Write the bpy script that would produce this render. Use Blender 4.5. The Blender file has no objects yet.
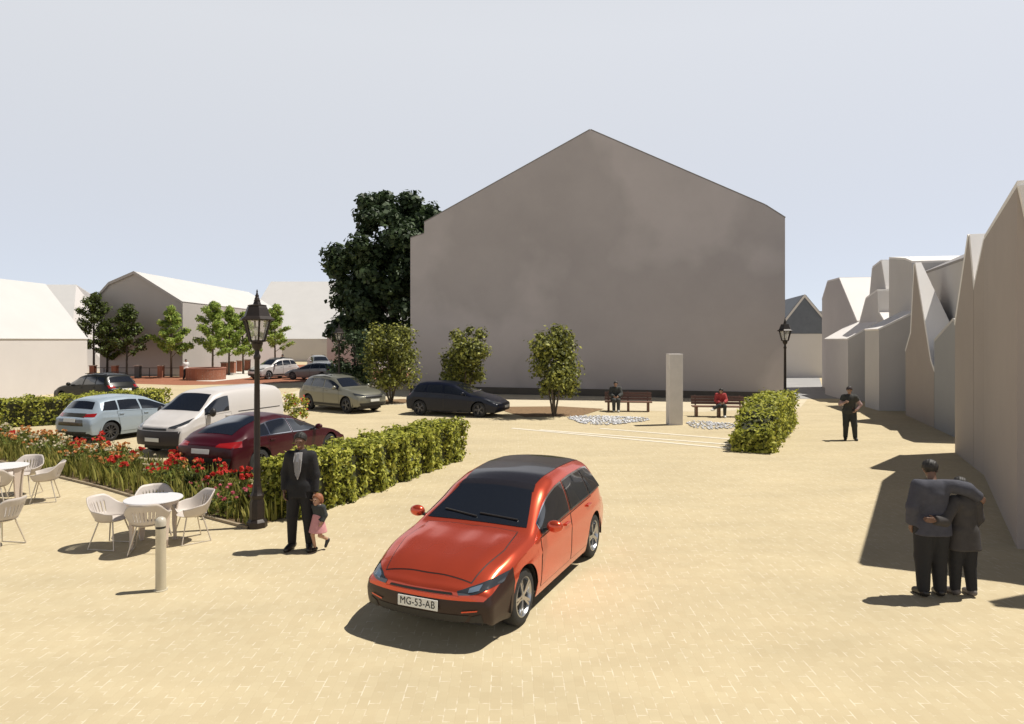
import bpy, bmesh, math, random
import numpy as np
from mathutils import Vector, Matrix, Quaternion
from mathutils.bvhtree import BVHTree
random.seed(7)
RNG = np.random.default_rng(11)
S = bpy.context.scene
COL = S.collection
PI = math.pi
CAM_H, F, HOR = 3.3, 682.67, 340.0

def gp(px, py):                      # ground point seen at a pixel of the photograph
    Y = CAM_H * F / (py - HOR)
    return ((px - 512) * Y / F, Y)
def zat(py, Y): return CAM_H + (HOR - py) * Y / F

# ------------------------------------------------------------------ materials
MATS = {}
def pm(name, col, rough=.6, metal=0., coat=0., spec=.5, var=.0, vscale=3., bump=0., bscale=60., coords='Object'):
    if name in MATS: return MATS[name]
    m = bpy.data.materials.new(name); m.use_nodes = True
    nt = m.node_tree; b = nt.nodes['Principled BSDF']
    b.inputs['Base Color'].default_value = (*col, 1)
    b.inputs['Roughness'].default_value = rough
    b.inputs['Metallic'].default_value = metal
    b.inputs['Specular IOR Level'].default_value = spec
    if coat:
        b.inputs['Coat Weight'].default_value = coat; b.inputs['Coat Roughness'].default_value = .03
    if var or bump:
        tc = nt.nodes.new('ShaderNodeTexCoord')
    if var:
        n = nt.nodes.new('ShaderNodeTexNoise'); n.inputs['Scale'].default_value = vscale; n.inputs['Detail'].default_value = 6; n.inputs['Roughness'].default_value = .62
        r = nt.nodes.new('ShaderNodeMapRange'); r.inputs[1].default_value = .3; r.inputs[2].default_value = .7
        r.inputs[3].default_value = 1 - var; r.inputs[4].default_value = 1 + var
        mx = nt.nodes.new('ShaderNodeVectorMath'); mx.operation = 'SCALE'; mx.inputs[0].default_value = col
        nt.links.new(tc.outputs[coords], n.inputs['Vector']); nt.links.new(n.outputs['Fac'], r.inputs[0])
        nt.links.new(r.outputs[0], mx.inputs['Scale']); nt.links.new(mx.outputs[0], b.inputs['Base Color'])
    if bump:
        n2 = nt.nodes.new('ShaderNodeTexNoise'); n2.inputs['Scale'].default_value = bscale; n2.inputs['Detail'].default_value = 4
        bp = nt.nodes.new('ShaderNodeBump'); bp.inputs['Strength'].default_value = bump; bp.inputs['Distance'].default_value = .01
        nt.links.new(tc.outputs[coords], n2.inputs['Vector']); nt.links.new(n2.outputs['Fac'], bp.inputs['Height']); nt.links.new(bp.outputs[0], b.inputs['Normal'])
    MATS[name] = m
    return m

def leafmat(name, cols, trans=.35, rough=.55):
    m = bpy.data.materials.new(name); m.use_nodes = True; nt = m.node_tree
    b = nt.nodes['Principled BSDF']; out = nt.nodes['Material Output']
    g = nt.nodes.new('ShaderNodeNewGeometry'); cr = nt.nodes.new('ShaderNodeValToRGB')
    cr.color_ramp.interpolation = 'LINEAR'
    el = cr.color_ramp.elements
    while len(el) < len(cols): el.new(.5)
    for i, c in enumerate(cols):
        el[i].position = i / max(1, len(cols) - 1); el[i].color = (*c, 1)
    nt.links.new(g.outputs['Random Per Island'], cr.inputs[0]); nt.links.new(cr.outputs[0], b.inputs['Base Color'])
    b.inputs['Roughness'].default_value = rough; b.inputs['Specular IOR Level'].default_value = .3
    if trans:
        t = nt.nodes.new('ShaderNodeBsdfTranslucent'); mx = nt.nodes.new('ShaderNodeMixShader'); mx.inputs[0].default_value = trans
        nt.links.new(cr.outputs[0], t.inputs[0]); nt.links.new(b.outputs[0], mx.inputs[1]); nt.links.new(t.outputs[0], mx.inputs[2])
        nt.links.new(mx.outputs[0], out.inputs['Surface'])
    MATS[name] = m
    return m

# ------------------------------------------------------------------ objects
def tag(o, label=None, cat=None, group=None, kind=None):
    if label: o['label'] = label
    if cat: o['category'] = cat
    if group: o['group'] = group
    if kind: o['kind'] = kind
    return o
def empty(name, loc=(0, 0, 0), rz=0.):
    o = bpy.data.objects.new(name, None); COL.objects.link(o)
    o.location = loc; o.rotation_euler = (0, 0, rz); o.empty_display_size = .2
    return o
def thing(name, label, cat, loc=(0, 0, 0), rz=0., group=None):
    return tag(empty(name, loc, rz), label, cat, group)
def copy_tree(o, parent=None):
    c = o.copy(); COL.objects.link(c)
    if parent: c.parent = parent
    for ch in list(o.children): copy_tree(ch, c)
    return c

class MB:
    def __init__(s): s.v = []; s.f = []; s.mi = []
    def add(s, verts, faces, mi=0):
        n = len(s.v); s.v += [tuple(v) for v in verts]; s.f += [tuple(i + n for i in f) for f in faces]; s.mi += [mi] * len(faces)
        return s
    def box(s, c, d, rz=0., taper=1., mi=0, M=None):
        x, y, z = (k / 2 for k in d); vs = []
        for sz in (-1, 1):
            t = taper if sz > 0 else 1.
            for sx, sy in ((-1, -1), (1, -1), (1, 1), (-1, 1)):
                p = Vector((sx * x * t, sy * y * t, sz * z))
                p = M @ p if M else Matrix.Rotation(rz, 3, 'Z') @ p
                vs.append(p + Vector(c))
        return s.add(vs, [(3, 2, 1, 0), (4, 5, 6, 7), (0, 1, 5, 4), (1, 2, 6, 5), (2, 3, 7, 6), (3, 0, 4, 7)], mi)
    def bar(s, a, b, w, h=None, mi=0):
        a, b = Vector(a), Vector(b); d = b - a
        M = d.to_track_quat('Z', 'Y').to_matrix()
        return s.box((a + b) / 2, (w, h or w, d.length), M=M, mi=mi)
    def tube(s, pts, r, n=8, caps=True, mi=0, flat=1.):
        pts = [Vector(p) for p in pts]; rs = r if isinstance(r, (list, tuple)) else [r] * len(pts)
        vs = []; q = None
        for i, p in enumerate(pts):
            d = (pts[min(i + 1, len(pts) - 1)] - pts[max(i - 1, 0)]).normalized()
            if q is None:
                up = Vector((0, 0, 1)) if abs(d.z) < .9 else Vector((1, 0, 0))
                u = d.cross(up).normalized()
            else:
                u = (q - d * q.dot(d)).normalized()
            q = u; w = d.cross(u)
            for k in range(n):
                a = 2 * PI * k / n
                vs.append(p + (u * math.cos(a) + w * math.sin(a) * flat) * rs[i])
        fs = []
        for i in range(len(pts) - 1):
            for k in range(n):
                k2 = (k + 1) % n
                fs.append((i * n + k, i * n + k2, (i + 1) * n + k2, (i + 1) * n + k))
        if caps:
            fs.append(tuple(range(n - 1, -1, -1))); fs.append(tuple((len(pts) - 1) * n + k for k in range(n)))
        return s.add(vs, fs, mi)
    def lathe(s, prof, n=16, c=(0, 0, 0), axis='z', mi=0, a0=0., caps=True):
        vs = []; fs = []
        for r, z in prof:
            for k in range(n):
                a = a0 + 2 * PI * k / n
                p = (r * math.cos(a), r * math.sin(a), z)
                if axis == 'y': p = (p[0], p[2], p[1])
                vs.append((p[0] + c[0], p[1] + c[1], p[2] + c[2]))
        for i in range(len(prof) - 1):
            for k in range(n):
                k2 = (k + 1) % n
                fs.append((i * n + k, i * n + k2, (i + 1) * n + k2, (i + 1) * n + k))
        if caps and prof[0][0] > 1e-4: fs.append(tuple(range(n - 1, -1, -1)))
        if caps and prof[-1][0] > 1e-4: fs.append(tuple((len(prof) - 1) * n + k for k in range(n)))
        return s.add(vs, fs, mi)
    def ball(s, c, r, n=10, m=6, mi=0, M=None):
        rx, ry, rz = r if isinstance(r, (tuple, list)) else (r, r, r)
        vs = []; fs = []
        for i in range(m + 1):
            t = PI * i / m
            for k in range(n):
                a = 2 * PI * k / n
                p = Vector((rx * math.sin(t) * math.cos(a), ry * math.sin(t) * math.sin(a), rz * math.cos(t)))
                if M: p = M @ p
                vs.append(p + Vector(c))
        for i in range(m):
            for k in range(n):
                k2 = (k + 1) % n
                fs.append((i * n + k, (i + 1) * n + k, (i + 1) * n + k2, i * n + k2))
        return s.add(vs, fs, mi)
    def grid(s, rows, mi=0, flip=False):
        n = len(rows[0]); vs = [p for r in rows for p in r]; fs = []
        for i in range(len(rows) - 1):
            for k in range(n - 1):
                q = (i * n + k, i * n + k + 1, (i + 1) * n + k + 1, (i + 1) * n + k)
                fs.append(q[::-1] if flip else q)
        return s.add(vs, fs, mi)
    def mesh(s, name, mat, smooth=False, fix=True, weld=0.):
        me = bpy.data.meshes.new(name); me.from_pydata(s.v, [], s.f)
        for m in (mat if isinstance(mat, (list, tuple)) else [mat]): me.materials.append(m)
        if any(s.mi): me.polygons.foreach_set('material_index', s.mi)
        bm = bmesh.new(); bm.from_mesh(me)
        if weld: bmesh.ops.remove_doubles(bm, verts=bm.verts, dist=weld)
        if fix: bmesh.ops.recalc_face_normals(bm, faces=bm.faces)
        if smooth:
            lim = math.radians(smooth if not isinstance(smooth, bool) else 50)
            for f in bm.faces: f.smooth = True
            for e in bm.edges:
                if len(e.link_faces) == 2 and e.calc_face_angle(0) > lim: e.smooth = False
        bm.to_mesh(me); bm.free(); me.update()
        return me
    def build(s, name, mat, parent=None, smooth=False, bevel=0., loc=None, fix=True, weld=0., solid=0.):
        o = bpy.data.objects.new(name, s.mesh(name, mat, smooth, fix, weld)); COL.objects.link(o)
        if parent: o.parent = parent
        if loc: o.location = loc
        if solid:
            md = o.modifiers.new('thickness', 'SOLIDIFY'); md.thickness = solid; md.offset = 0
        if bevel:
            md = o.modifiers.new('bevel', 'BEVEL'); md.width = bevel; md.segments = 2; md.limit_method = 'ANGLE'; md.angle_limit = math.radians(40)
        return o

def npmesh(name, V, Fc, mats, parent=None, smooth=False, mi=None):
    V = np.asarray(V, np.float32); Fc = np.asarray(Fc, np.int32); k = Fc.shape[1]
    me = bpy.data.meshes.new(name)
    me.vertices.add(len(V)); me.vertices.foreach_set('co', V.ravel())
    me.loops.add(Fc.size); me.loops.foreach_set('vertex_index', Fc.ravel())
    me.polygons.add(len(Fc)); me.polygons.foreach_set('loop_start', np.arange(0, Fc.size, k, dtype=np.int32))
    for m in (mats if isinstance(mats, (list, tuple)) else [mats]): me.materials.append(m)
    if mi is not None: me.polygons.foreach_set('material_index', np.asarray(mi, np.int32))
    if smooth: me.polygons.foreach_set('use_smooth', np.ones(len(Fc), bool))
    me.update(calc_edges=True); me.validate()
    o = bpy.data.objects.new(name, me); COL.objects.link(o)
    if parent: o.parent = parent
    return o

def sheet(name, pts, z, mat, kind='structure'):
    m = MB(); m.add([(x, y, z) for x, y in pts], [tuple(range(len(pts)))])
    o = m.build(name, mat); o['kind'] = kind
    return o
HAZE_SKY = .64
# ------------------------------------------------------------------ smooth bodies (people)
def surface_net(f, lo, hi, h):
    lo = np.array(lo, float); n = np.ceil((np.array(hi) - lo) / h).astype(int) + 1
    ax = [lo[i] + h * np.arange(n[i]) for i in range(3)]
    G = np.stack(np.meshgrid(*ax, indexing='ij'), -1)
    D = f(G.reshape(-1, 3)).reshape(n)
    neg = D < 0
    acc = np.zeros((*(n - 1), 3)); cnt = np.zeros(n - 1)
    offs = [(i, j, k) for i in (0, 1) for j in (0, 1) for k in (0, 1)]
    sl = lambda o: tuple(slice(o[i], n[i] - 1 + o[i]) for i in range(3))
    for a in offs:
        for axis in range(3):
            if a[axis]: continue
            b = list(a); b[axis] = 1
            da, db = D[sl(a)], D[sl(b)]
            cr = (da < 0) != (db < 0)
            t = np.where(cr, da / np.where(cr, da - db, 1), 0)
            p = G[sl(a)] + t[..., None] * (G[sl(b)] - G[sl(a)])
            acc += np.where(cr[..., None], p, 0); cnt += cr
    act = cnt > 0
    idx = -np.ones(n - 1, int); idx[act] = np.arange(act.sum())
    V = acc[act] / cnt[act][:, None]
    Q = []
    for axis in range(3):
        u, v = (axis + 1) % 3, (axis + 2) % 3
        s0 = [slice(1, n[i] - 1) for i in range(3)]; s1 = list(s0)
        s0[axis] = slice(0, n[axis] - 1); s1[axis] = slice(1, n[axis])
        a, b = neg[tuple(s0)], neg[tuple(s1)]
        I = np.argwhere(a != b); inside = a[a != b]
        I = I + 1; I[:, axis] -= 1
        def at(du, dv):
            J = I.copy(); J[:, u] -= du; J[:, v] -= dv
            return idx[J[:, 0], J[:, 1], J[:, 2]]
        q = np.stack([at(0, 0), at(1, 0), at(1, 1), at(0, 1)], 1)
        q = np.where(inside[:, None], q, q[:, ::-1])
        Q.append(q)
    Q = np.concatenate(Q); Q = Q[(Q >= 0).all(1)]
    return V, Q

def cap(a, b, ra, rb=None, flat=None):           # tapered capsule, optionally flattened along an axis
    return dict(a=np.array(a, float), b=np.array(b, float), ra=ra, rb=ra if rb is None else rb, flat=flat)
def sdf(prims, k=.03, cuts=(), grow=0.):
    def f(P):
        d = None
        for c in prims:
            p, a, b = P, c['a'], c['b']; m = 1.
            if c['flat'] is not None:
                ax = np.array(c['flat'][0], float); ax /= np.linalg.norm(ax); fc = c['flat'][1]
                p = P + np.outer((P - a) @ ax, ax) * (1 / fc - 1); b = b + ax * ((b - a) @ ax) * (1 / fc - 1); m = fc if fc < 1 else 1.
            ab = b - a; L = ab @ ab
            t = np.clip(((p - a) @ ab) / L, 0, 1) if L > 1e-9 else np.zeros(len(p))
            q = (np.linalg.norm(p - a - t[:, None] * ab, axis=1) - (c['ra'] + (c['rb'] - c['ra']) * t)) * (.5 + .5 * m)
            if d is None: d = q
            else:
                h = np.clip(.5 + .5 * (d - q) / k, 0, 1)
                d = d + (q - d) * h - k * h * (1 - h)
        d = d - grow
        for (pt, nrm) in cuts:                    # keeps the side the normal points away from
            d = np.maximum(d, (P - np.array(pt)) @ np.array(nrm))
        return d
    return f
def sdf_bounds(prims, pad):
    A = np.array([c['a'] for c in prims] + [c['b'] for c in prims]); R = max(max(c['ra'], c['rb']) for c in prims) + pad
    return A.min(0) - R, A.max(0) + R
def sdf_geo(prims, h, k=.03, cuts=(), grow=0.):
    lo, hi = sdf_bounds(prims, abs(grow) + 2 * h + .03)
    return surface_net(sdf(prims, k, cuts, grow), lo, hi, h)

def hand_prims(w, e, side, nrm, curl=.5, s=1.):
    """fingers from the wrist w, forearm from elbow e; nrm = palm normal; side = thumb direction"""
    w = Vector(w); d = (w - Vector(e)).normalized(); n = Vector(nrm); n = (n - d * n.dot(d)).normalized()
    t = Vector(side); t = (t - d * t.dot(d) - n * t.dot(n)).normalized()
    P = []
    for i, L in enumerate((.072, .080, .074, .058)):
        o = (1.5 - i) * .0195 * s
        base = w + t * o * .8 + d * .012 * s; kn = w + d * (.088 - .004 * abs(i - 1)) * s + t * o
        P.append(cap(base, kn, .0135 * s, .011 * s))
        c = curl
        d1 = (d * math.cos(c) + n * math.sin(c)); d2 = (d * math.cos(2.1 * c) + n * math.sin(2.1 * c))
        m = kn + d1 * L * .55 * s; tip = m + d2 * L * .5 * s
        P.append(cap(kn, m, .0098 * s, .0088 * s)); P.append(cap(m, tip, .0088 * s, .0072 * s))
    tb = w + d * .02 * s + t * .026 * s; tm = tb + (d * .6 + t * .7 + n * .25).normalized() * .042 * s; tt = tm + (d * .9 + t * .2 + n * .35).normalized() * .032 * s
    P.append(cap(tb, tm, .0135 * s, .0105 * s)); P.append(cap(tm, tt, .0105 * s, .008 * s))
    return P

SKIN = pm('skin', (.42, .25, .17), .55, var=.08, vscale=14)
def person(label, loc, rz, H=1.75, J=None, skin=None, outfit=(), hair=None, res=.016, look=(0, 0, 0), group=None, hands=True, female=False, headscale=1.):
    """joints in metres for a 1.75 m figure that faces +y, right hand towards +x; J overrides them"""
    s = H / 1.75
    j = dict(pelvis=(0, 0, .95), waist=(0, -.005, 1.10), chest=(0, 0, 1.32), neck=(0, -.01, 1.48), head=(0, .012, 1.635),
             shR=(.165, -.01, 1.415), elR=(.225, -.03, 1.14), wrR=(.235, .06, .89),
             shL=(-.165, -.01, 1.415), elL=(-.225, -.03, 1.14), wrL=(-.235, .06, .89),
             hpR=(.09, 0, .93), knR=(.105, .015, .50), anR=(.115, -.02, .085), toR=(.135, .14, .035),
             hpL=(-.09, 0, .93), knL=(-.105, .015, .50), anL=(-.115, -.02, .085), toL=(-.135, .14, .035))
    j.update(J or {})
    j = {k: np.array(v, float) * s for k, v in j.items()}
    skin = skin or SKIN
    hs = s * headscale
    fwd = np.array((math.sin(look[2]) * math.cos(look[0]), math.cos(look[2]) * math.cos(look[0]), math.sin(look[0])))
    up = np.array((0, 0, 1.)) - fwd * fwd[2] + np.array((look[1], 0, 0)); up /= np.linalg.norm(up)
    rt = np.cross(fwd, up)
    hd = j['head']
    hp = lambda x, y, z: hd + (rt * x + fwd * y + up * z) * hs
    tor = [cap(j['pelvis'], j['waist'], .15 * s, .135 * s, ((0, 1, 0), .72)), cap(j['waist'], j['chest'], .135 * s, (.15 if female else .165) * s, ((0, 1, 0), .68)),
           cap(j['shL'] * .75 + j['chest'] * .25, j['shR'] * .75 + j['chest'] * .25, .068 * s), cap(j['chest'], j['neck'], .11 * s, .055 * s)]
    arm = lambda S_, g=1.: [cap(j['sh' + S_], j['el' + S_], .056 * s * g, .044 * s * g), cap(j['el' + S_], j['wr' + S_], .043 * s * g, .030 * s * g)]
    leg = lambda S_, g=1.: [cap(j['hp' + S_], j['kn' + S_], .093 * s * g, .062 * s * g), cap(j['kn' + S_], j['an' + S_] + (0, 0, .03 * s), .060 * s * g, .043 * s * g)]
    foot = lambda S_: [cap(j['an' + S_] + np.array((0, 0, -.015 * s)), j['to' + S_], .045 * s, .033 * s)]
    heel = lambda S_: [cap(j['an' + S_] * 1.0 + (j['an' + S_] - j['to' + S_]) * .28 + np.array((0, 0, -.03 * s)), j['an' + S_] + np.array((0, 0, -.02 * s)), .035 * s)]
    head = [cap(j['neck'] - (0, 0, .03 * s), hp(0, -.02, -.05), .052 * hs, .05 * hs), cap(hp(0, -.018, .035), hp(0, -.005, .025), .082 * hs, .078 * hs), cap(hp(0, .02, -.03), hp(0, .045, -.075), .062 * hs, .036 * hs),
            cap(hp(0, .09, .012), hp(0, .108, -.022), .009 * hs, .014 * hs), cap(hp(-.03, .078, .03), hp(.03, .078, .03), .016 * hs), cap(hp(-.018, .085, -.055), hp(.018, .085, -.055), .011 * hs),
            cap(hp(.078, -.012, .015), hp(.076, -.008, -.02), .015 * hs, .012 * hs), cap(hp(-.078, -.012, .015), hp(-.076, -.008, -.02), .015 * hs, .012 * hs)]
    prims = head + tor + arm('L') + arm('R') + leg('L') + leg('R') + foot('L') + foot('R')
    V, Q = sdf_geo(prims, res, .022 * s)
    Vs, Qs = [V], [Q]; n = len(V)
    if hands:
        for S_, sx in (('L', 1), ('R', -1)):
            thumb = (J or {}).get('thumb' + S_, (0, 1, 0)); nrm = (J or {}).get('palm' + S_, (sx, 0, 0)); c = (J or {}).get('curl' + S_, .45)
            hpz = hand_prims(j['wr' + S_], j['el' + S_], thumb, nrm, c, s)
            v, q = sdf_geo(hpz, max(.0045, res * .33), .006 * s)
            Vs.append(v); Qs.append(q + n); n += len(v)
    root = npmesh('person', np.concatenate(Vs), np.concatenate(Qs), skin, smooth=True)
    root.location = loc; root.rotation_euler = (0, 0, rz)
    tag(root, label, 'person', group)
    A = dict(j=j, s=s, hp=hp, tor=tor, arm=arm, leg=leg, foot=foot, heel=heel, head=head, root=root, res=res, fwd=fwd, up=up, rt=rt, hs=hs)
    e = MB()
    for sx in (-1, 1): e.ball(hp(sx * .032, .083, .014), .011 * hs, 8, 6)
    e.build('eyes', pm('eye_dark', (.03, .02, .015), .2), root, True)
    mth = MB(); mth.ball(hp(0, .094, -.056), (.022 * hs, .006 * hs, .007 * hs), 8, 5); mth.build('mouth', pm('lips', (.35, .12, .10), .5), root, True)
    for fn in outfit: fn(A)
    if hair: hair(A)
    return root
def garment(name, mat, pick, grow, cuts=None, k=.03):
    def fn(A):
        V, Q = sdf_geo(pick(A), A['res'], k * A['s'], cuts(A) if cuts else (), grow * A['s'])
        npmesh(name, V, Q, mat, A['root'], True)
    return fn
def trousers(mat, grow=.016, g=1.08, top=1.03):
    return garment('trousers', mat, lambda A: [A['tor'][0]] + A['leg']('L', g) + A['leg']('R', g), grow,
                   lambda A: [((0, 0, A['j']['pelvis'][2] + (top - .95) * A['s']), (0, 0, 1)), ((0, 0, min(A['j']['anL'][2], A['j']['anR'][2]) - .035 * A['s']), (0, 0, -1))])
def shoes(mat):
    def fn(A):
        for S_ in 'LR':
            V, Q = sdf_geo(A['foot'](S_) + A['heel'](S_), A['res'] * .8, .03, [((0, 0, .002), (0, 0, -1))] if A['j']['an' + S_][2] < .12 else (), .012 * A['s'])
            npmesh('shoe', V, Q, mat, A['root'], True)
    return fn
def top(name, mat, hem=.88, grow=.022, sleeves=True, short=0., neck=.0, g=1.05, flare=0.):
    def pick(A):
        P = A['tor'] + ([] if not sleeves else A['arm']('L', g) + A['arm']('R', g) if not short else [cap(A['j']['sh' + q], A['j']['sh' + q] * (1 - short) + A['j']['el' + q] * short, .06 * A['s'], .055 * A['s']) for q in 'LR'])
        pl = A['j']['pelvis']
        dn = np.array((0, 0, (hem - .95) * A['s'])); u3 = np.array((0, 0, .03 * A['s']))
        P = P + [cap(pl, pl + dn, .15 * A['s'], (.15 + flare) * A['s'], ((0, 1, 0), .75))] + [cap(A['j']['hp' + q] + u3, A['j']['hp' + q] + np.minimum(dn, 0) * 1.1, .10 * A['s'], (.10 + flare) * A['s']) for q in 'LR']
        return P
    def fn(A):
        j, s = A['j'], A['s']
        cuts = [((0, 0, j['pelvis'][2] + (hem - .95) * s), (0, 0, -1)), (j['neck'] + np.array((0, 0, (.035 + neck) * s)), (0, .1, .99))]
        f = sdf(pick(A), .03 * s, (), grow * s)
        P = pick(A)
        body, armp = [], []
        def g_(X):
            d = f(X)
            low = j['pelvis'][2] + (hem - .95) * s
            far = np.abs(X[:, 0] - j['pelvis'][0]) < .26 * s           # the hem cuts the body, not a hanging sleeve
            d = np.maximum(d, np.where(far, low - X[:, 2], -1.))
            d = np.maximum(d, (X - cuts[1][0]) @ np.array(cuts[1][1]) * np.ones(len(X)))
            for q in 'LR':                                             # cuffs
                a = j['wr' + q]; ax = a - j['el' + q]; ax = ax / np.linalg.norm(ax)
                near = np.linalg.norm(X - a, axis=1) < .13 * s
                d = np.maximum(d, np.where(near, (X - (a - ax * .005)) @ ax, -1.))
            return d
        lo, hi = sdf_bounds(P, grow + .06)
        V, Q = surface_net(g_, lo, hi, A['res'])
        npmesh(name, V, Q, mat, A['root'], True)
    return fn
def hair_cap(mat, low=-.03, grow=.012, long=0.):
    def fn(A):
        hp, hs = A['hp'], A['hs']
        P = [cap(hp(0, -.022, .04), hp(0, -.01, .032), .084 * hs, .08 * hs)]
        if long: P.append(cap(hp(0, -.05, 0), hp(0, -.07, -long), .07 * hs, .06 * hs))
        n = A['fwd'] * .80 - A['up'] * .6
        f = sdf(P, .02, (), grow * hs)
        def g_(X):
            r = X - hp(0, .045, .055)
            d = f(X); d = np.maximum(d, r @ (A['fwd'] * .86 - A['up'] * .5))
            d = d + .006 * hs * np.sin(X @ np.array((190., 70, 40))) * np.sin(X @ np.array((30., 160, 90)))
            return np.maximum(d, -((X - hp(0, -.06, low - long - .055)) @ (A['up'] * .86 - A['fwd'] * .51)))
        lo, hi = sdf_bounds(P, .06)
        V, Q = surface_net(g_, lo, hi, A['res'] * .7)
        if len(V): npmesh('hair', V, Q, mat, A['root'], True)
    return fn
# ------------------------------------------------------------------ foliage
def leaf_geo(C, N, size, aspect=.55, rng=RNG, fold=.25):
    """one rhombic leaf per centre: C centres, N rough normals, size array"""
    n = len(C)
    N = N + rng.normal(0, .55, (n, 3)); N /= np.linalg.norm(N, axis=1)[:, None] + 1e-9
    R = rng.normal(0, 1, (n, 3)); U = np.cross(N, R); U /= np.linalg.norm(U, axis=1)[:, None] + 1e-9
    W = np.cross(N, U)
    s = size[:, None]
    V = np.stack([C - U * s * .5, C + W * s * aspect * .5 + N * s * fold * .3 - U * s * .05, C + U * s * .55 - N * s * fold * .3, C - W * s * aspect * .5 + N * s * fold * .3 - U * s * .05], 1).reshape(-1, 3)
    Fc = np.arange(n * 4).reshape(n, 4)
    return V, Fc
def blob_points(centers, radii, n, rng=RNG, shell=.55, squash=(1, 1, 1)):
    w = np.array(radii) ** 2; w = w / w.sum()
    k = rng.choice(len(centers), n, p=w)
    D = rng.normal(0, 1, (n, 3)); D /= np.linalg.norm(D, axis=1)[:, None]
    r = shell + (1 - shell) * rng.random(n) ** .7
    r = r * (1 + .12 * rng.normal(0, 1, n))
    C = np.array(centers)[k] + D * (np.array(radii)[k] * r)[:, None] * np.array(squash)
    return C, D
def make_crown(name, centers, radii, n, size, mat, parent=None, seed=1, shell=.5, squash=(1, 1, 1), aspect=.6, zmin=None):
    rng = np.random.default_rng(seed)
    C, D = blob_points(centers, radii, n, rng, shell, squash)
    if zmin is not None: C = C[C[:, 2] > zmin]; D = D[:len(C)]
    s = size * rng.uniform(.6, 1.35, len(C))
    V, Fc = leaf_geo(C, D * .8 + np.array((0, 0, .5)), s, aspect, rng)
    return npmesh(name, V, Fc, mat, parent)
def trunk_mb(h, r, limbs, lean=(0, 0), seed=3):
    rnd = random.Random(seed); m = MB()
    pts = [(lean[0] * t + rnd.uniform(-.3, .3) * r, lean[1] * t + rnd.uniform(-.3, .3) * r, h * t) for t in (0, .25, .5, .75, 1)]
    m.tube(pts, [r * 1.25, r, r * .85, r * .7, r * .45], 8)
    for (z, dx, dy, dz, rr) in limbs:
        t = z / h; a = Vector((lean[0] * t, lean[1] * t, z)); b = a + Vector((dx, dy, dz))
        mid = (a + b) / 2 + Vector((rnd.uniform(-.1, .1), rnd.uniform(-.1, .1), .06)) * Vector((dx, dy, dz)).length
        m.tube([a, mid, b], [rr, rr * .7, rr * .3], 6)
    return m
def hedge(name, label, path, h, w, n, size, mat, group=None, seed=5, taper=0., core=None):
    """clipped hedge along a ground path: leaves over a box, a leafy dark core inside"""
    rng = np.random.default_rng(seed)
    P = np.array(path, float); seg = np.diff(P, axis=0); L = np.linalg.norm(seg, axis=1); cum = np.concatenate([[0], np.cumsum(L)])
    T = cum[-1]
    def at(t, side):                 # t along, side -.5...5 across
        i = np.clip(np.searchsorted(cum, t, 'right') - 1, 0, len(L) - 1); u = (t - cum[i]) / L[i]
        d = seg[i] / L[i][:, None]; nrm = np.stack([-d[:, 1], d[:, 0]], 1)
        return P[i] + seg[i] * u[:, None] + nrm * (side * w)[:, None], d, nrm
    def hh(t): return h * (1 - taper * np.clip(1 - t / (T * .28), 0, 1) ** 1.5)
    areas = np.array([T * w, T * h, T * h, w * h, w * h]); k = rng.choice(5, n, p=areas / areas.sum())
    t = rng.random(n) * T; sd = rng.random(n) - .5; z = rng.random(n)
    sd = np.where(k == 1, -.5, np.where(k == 2, .5, sd)); t = np.where(k == 3, 0, np.where(k == 4, T, t)); z = np.where(k == 0, 1., z)
    bulge = .06 * np.sin(t * 5.1 + z * 3) + .05 * np.sin(t * 11.3 + sd * 5) + rng.normal(0, .035, n)
    depth = np.abs(rng.normal(0, .05, n))
    sd = sd * (1 - (depth - bulge) / w * 2)
    t2 = np.clip(t, 0, T)
    XY, d, nrm = at(t2, sd)
    XY = XY + d * np.where(k == 3, bulge - .02, np.where(k == 4, bulge + .02, 0))[:, None] * np.where(k == 3, -1, 1)[:, None]
    Z = z * hh(t2) + np.where(k == 0, bulge - depth * .5, 0)
    Z = np.clip(Z, .02, None)
    N = np.zeros((n, 3)); N[:, 2] = np.where(k == 0, 1, .35)
    sgn = np.where(k == 1, -1, np.where(k == 2, 1, 0)); N[:, :2] += nrm * sgn[:, None]; N[:, :2] += d * np.where(k == 3, -1, np.where(k == 4, 1, 0))[:, None]
    V, Fc = leaf_geo(np.stack([XY[:, 0], XY[:, 1], Z], 1), N, size * rng.uniform(.6, 1.4, n), .62, rng)
    root = thing(name, label, 'hedge', (*path[0], 0), 0, group)
    V[:, :2] -= P[0]
    npmesh('foliage', V, Fc, mat, root)
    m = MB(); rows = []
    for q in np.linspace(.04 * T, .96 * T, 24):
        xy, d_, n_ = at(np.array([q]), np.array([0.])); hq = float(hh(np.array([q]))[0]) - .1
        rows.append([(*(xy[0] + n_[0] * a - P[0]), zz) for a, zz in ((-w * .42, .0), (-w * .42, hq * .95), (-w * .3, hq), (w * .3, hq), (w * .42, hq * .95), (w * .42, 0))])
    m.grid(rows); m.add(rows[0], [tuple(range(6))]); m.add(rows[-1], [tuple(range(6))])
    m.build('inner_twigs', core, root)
    return root
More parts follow.
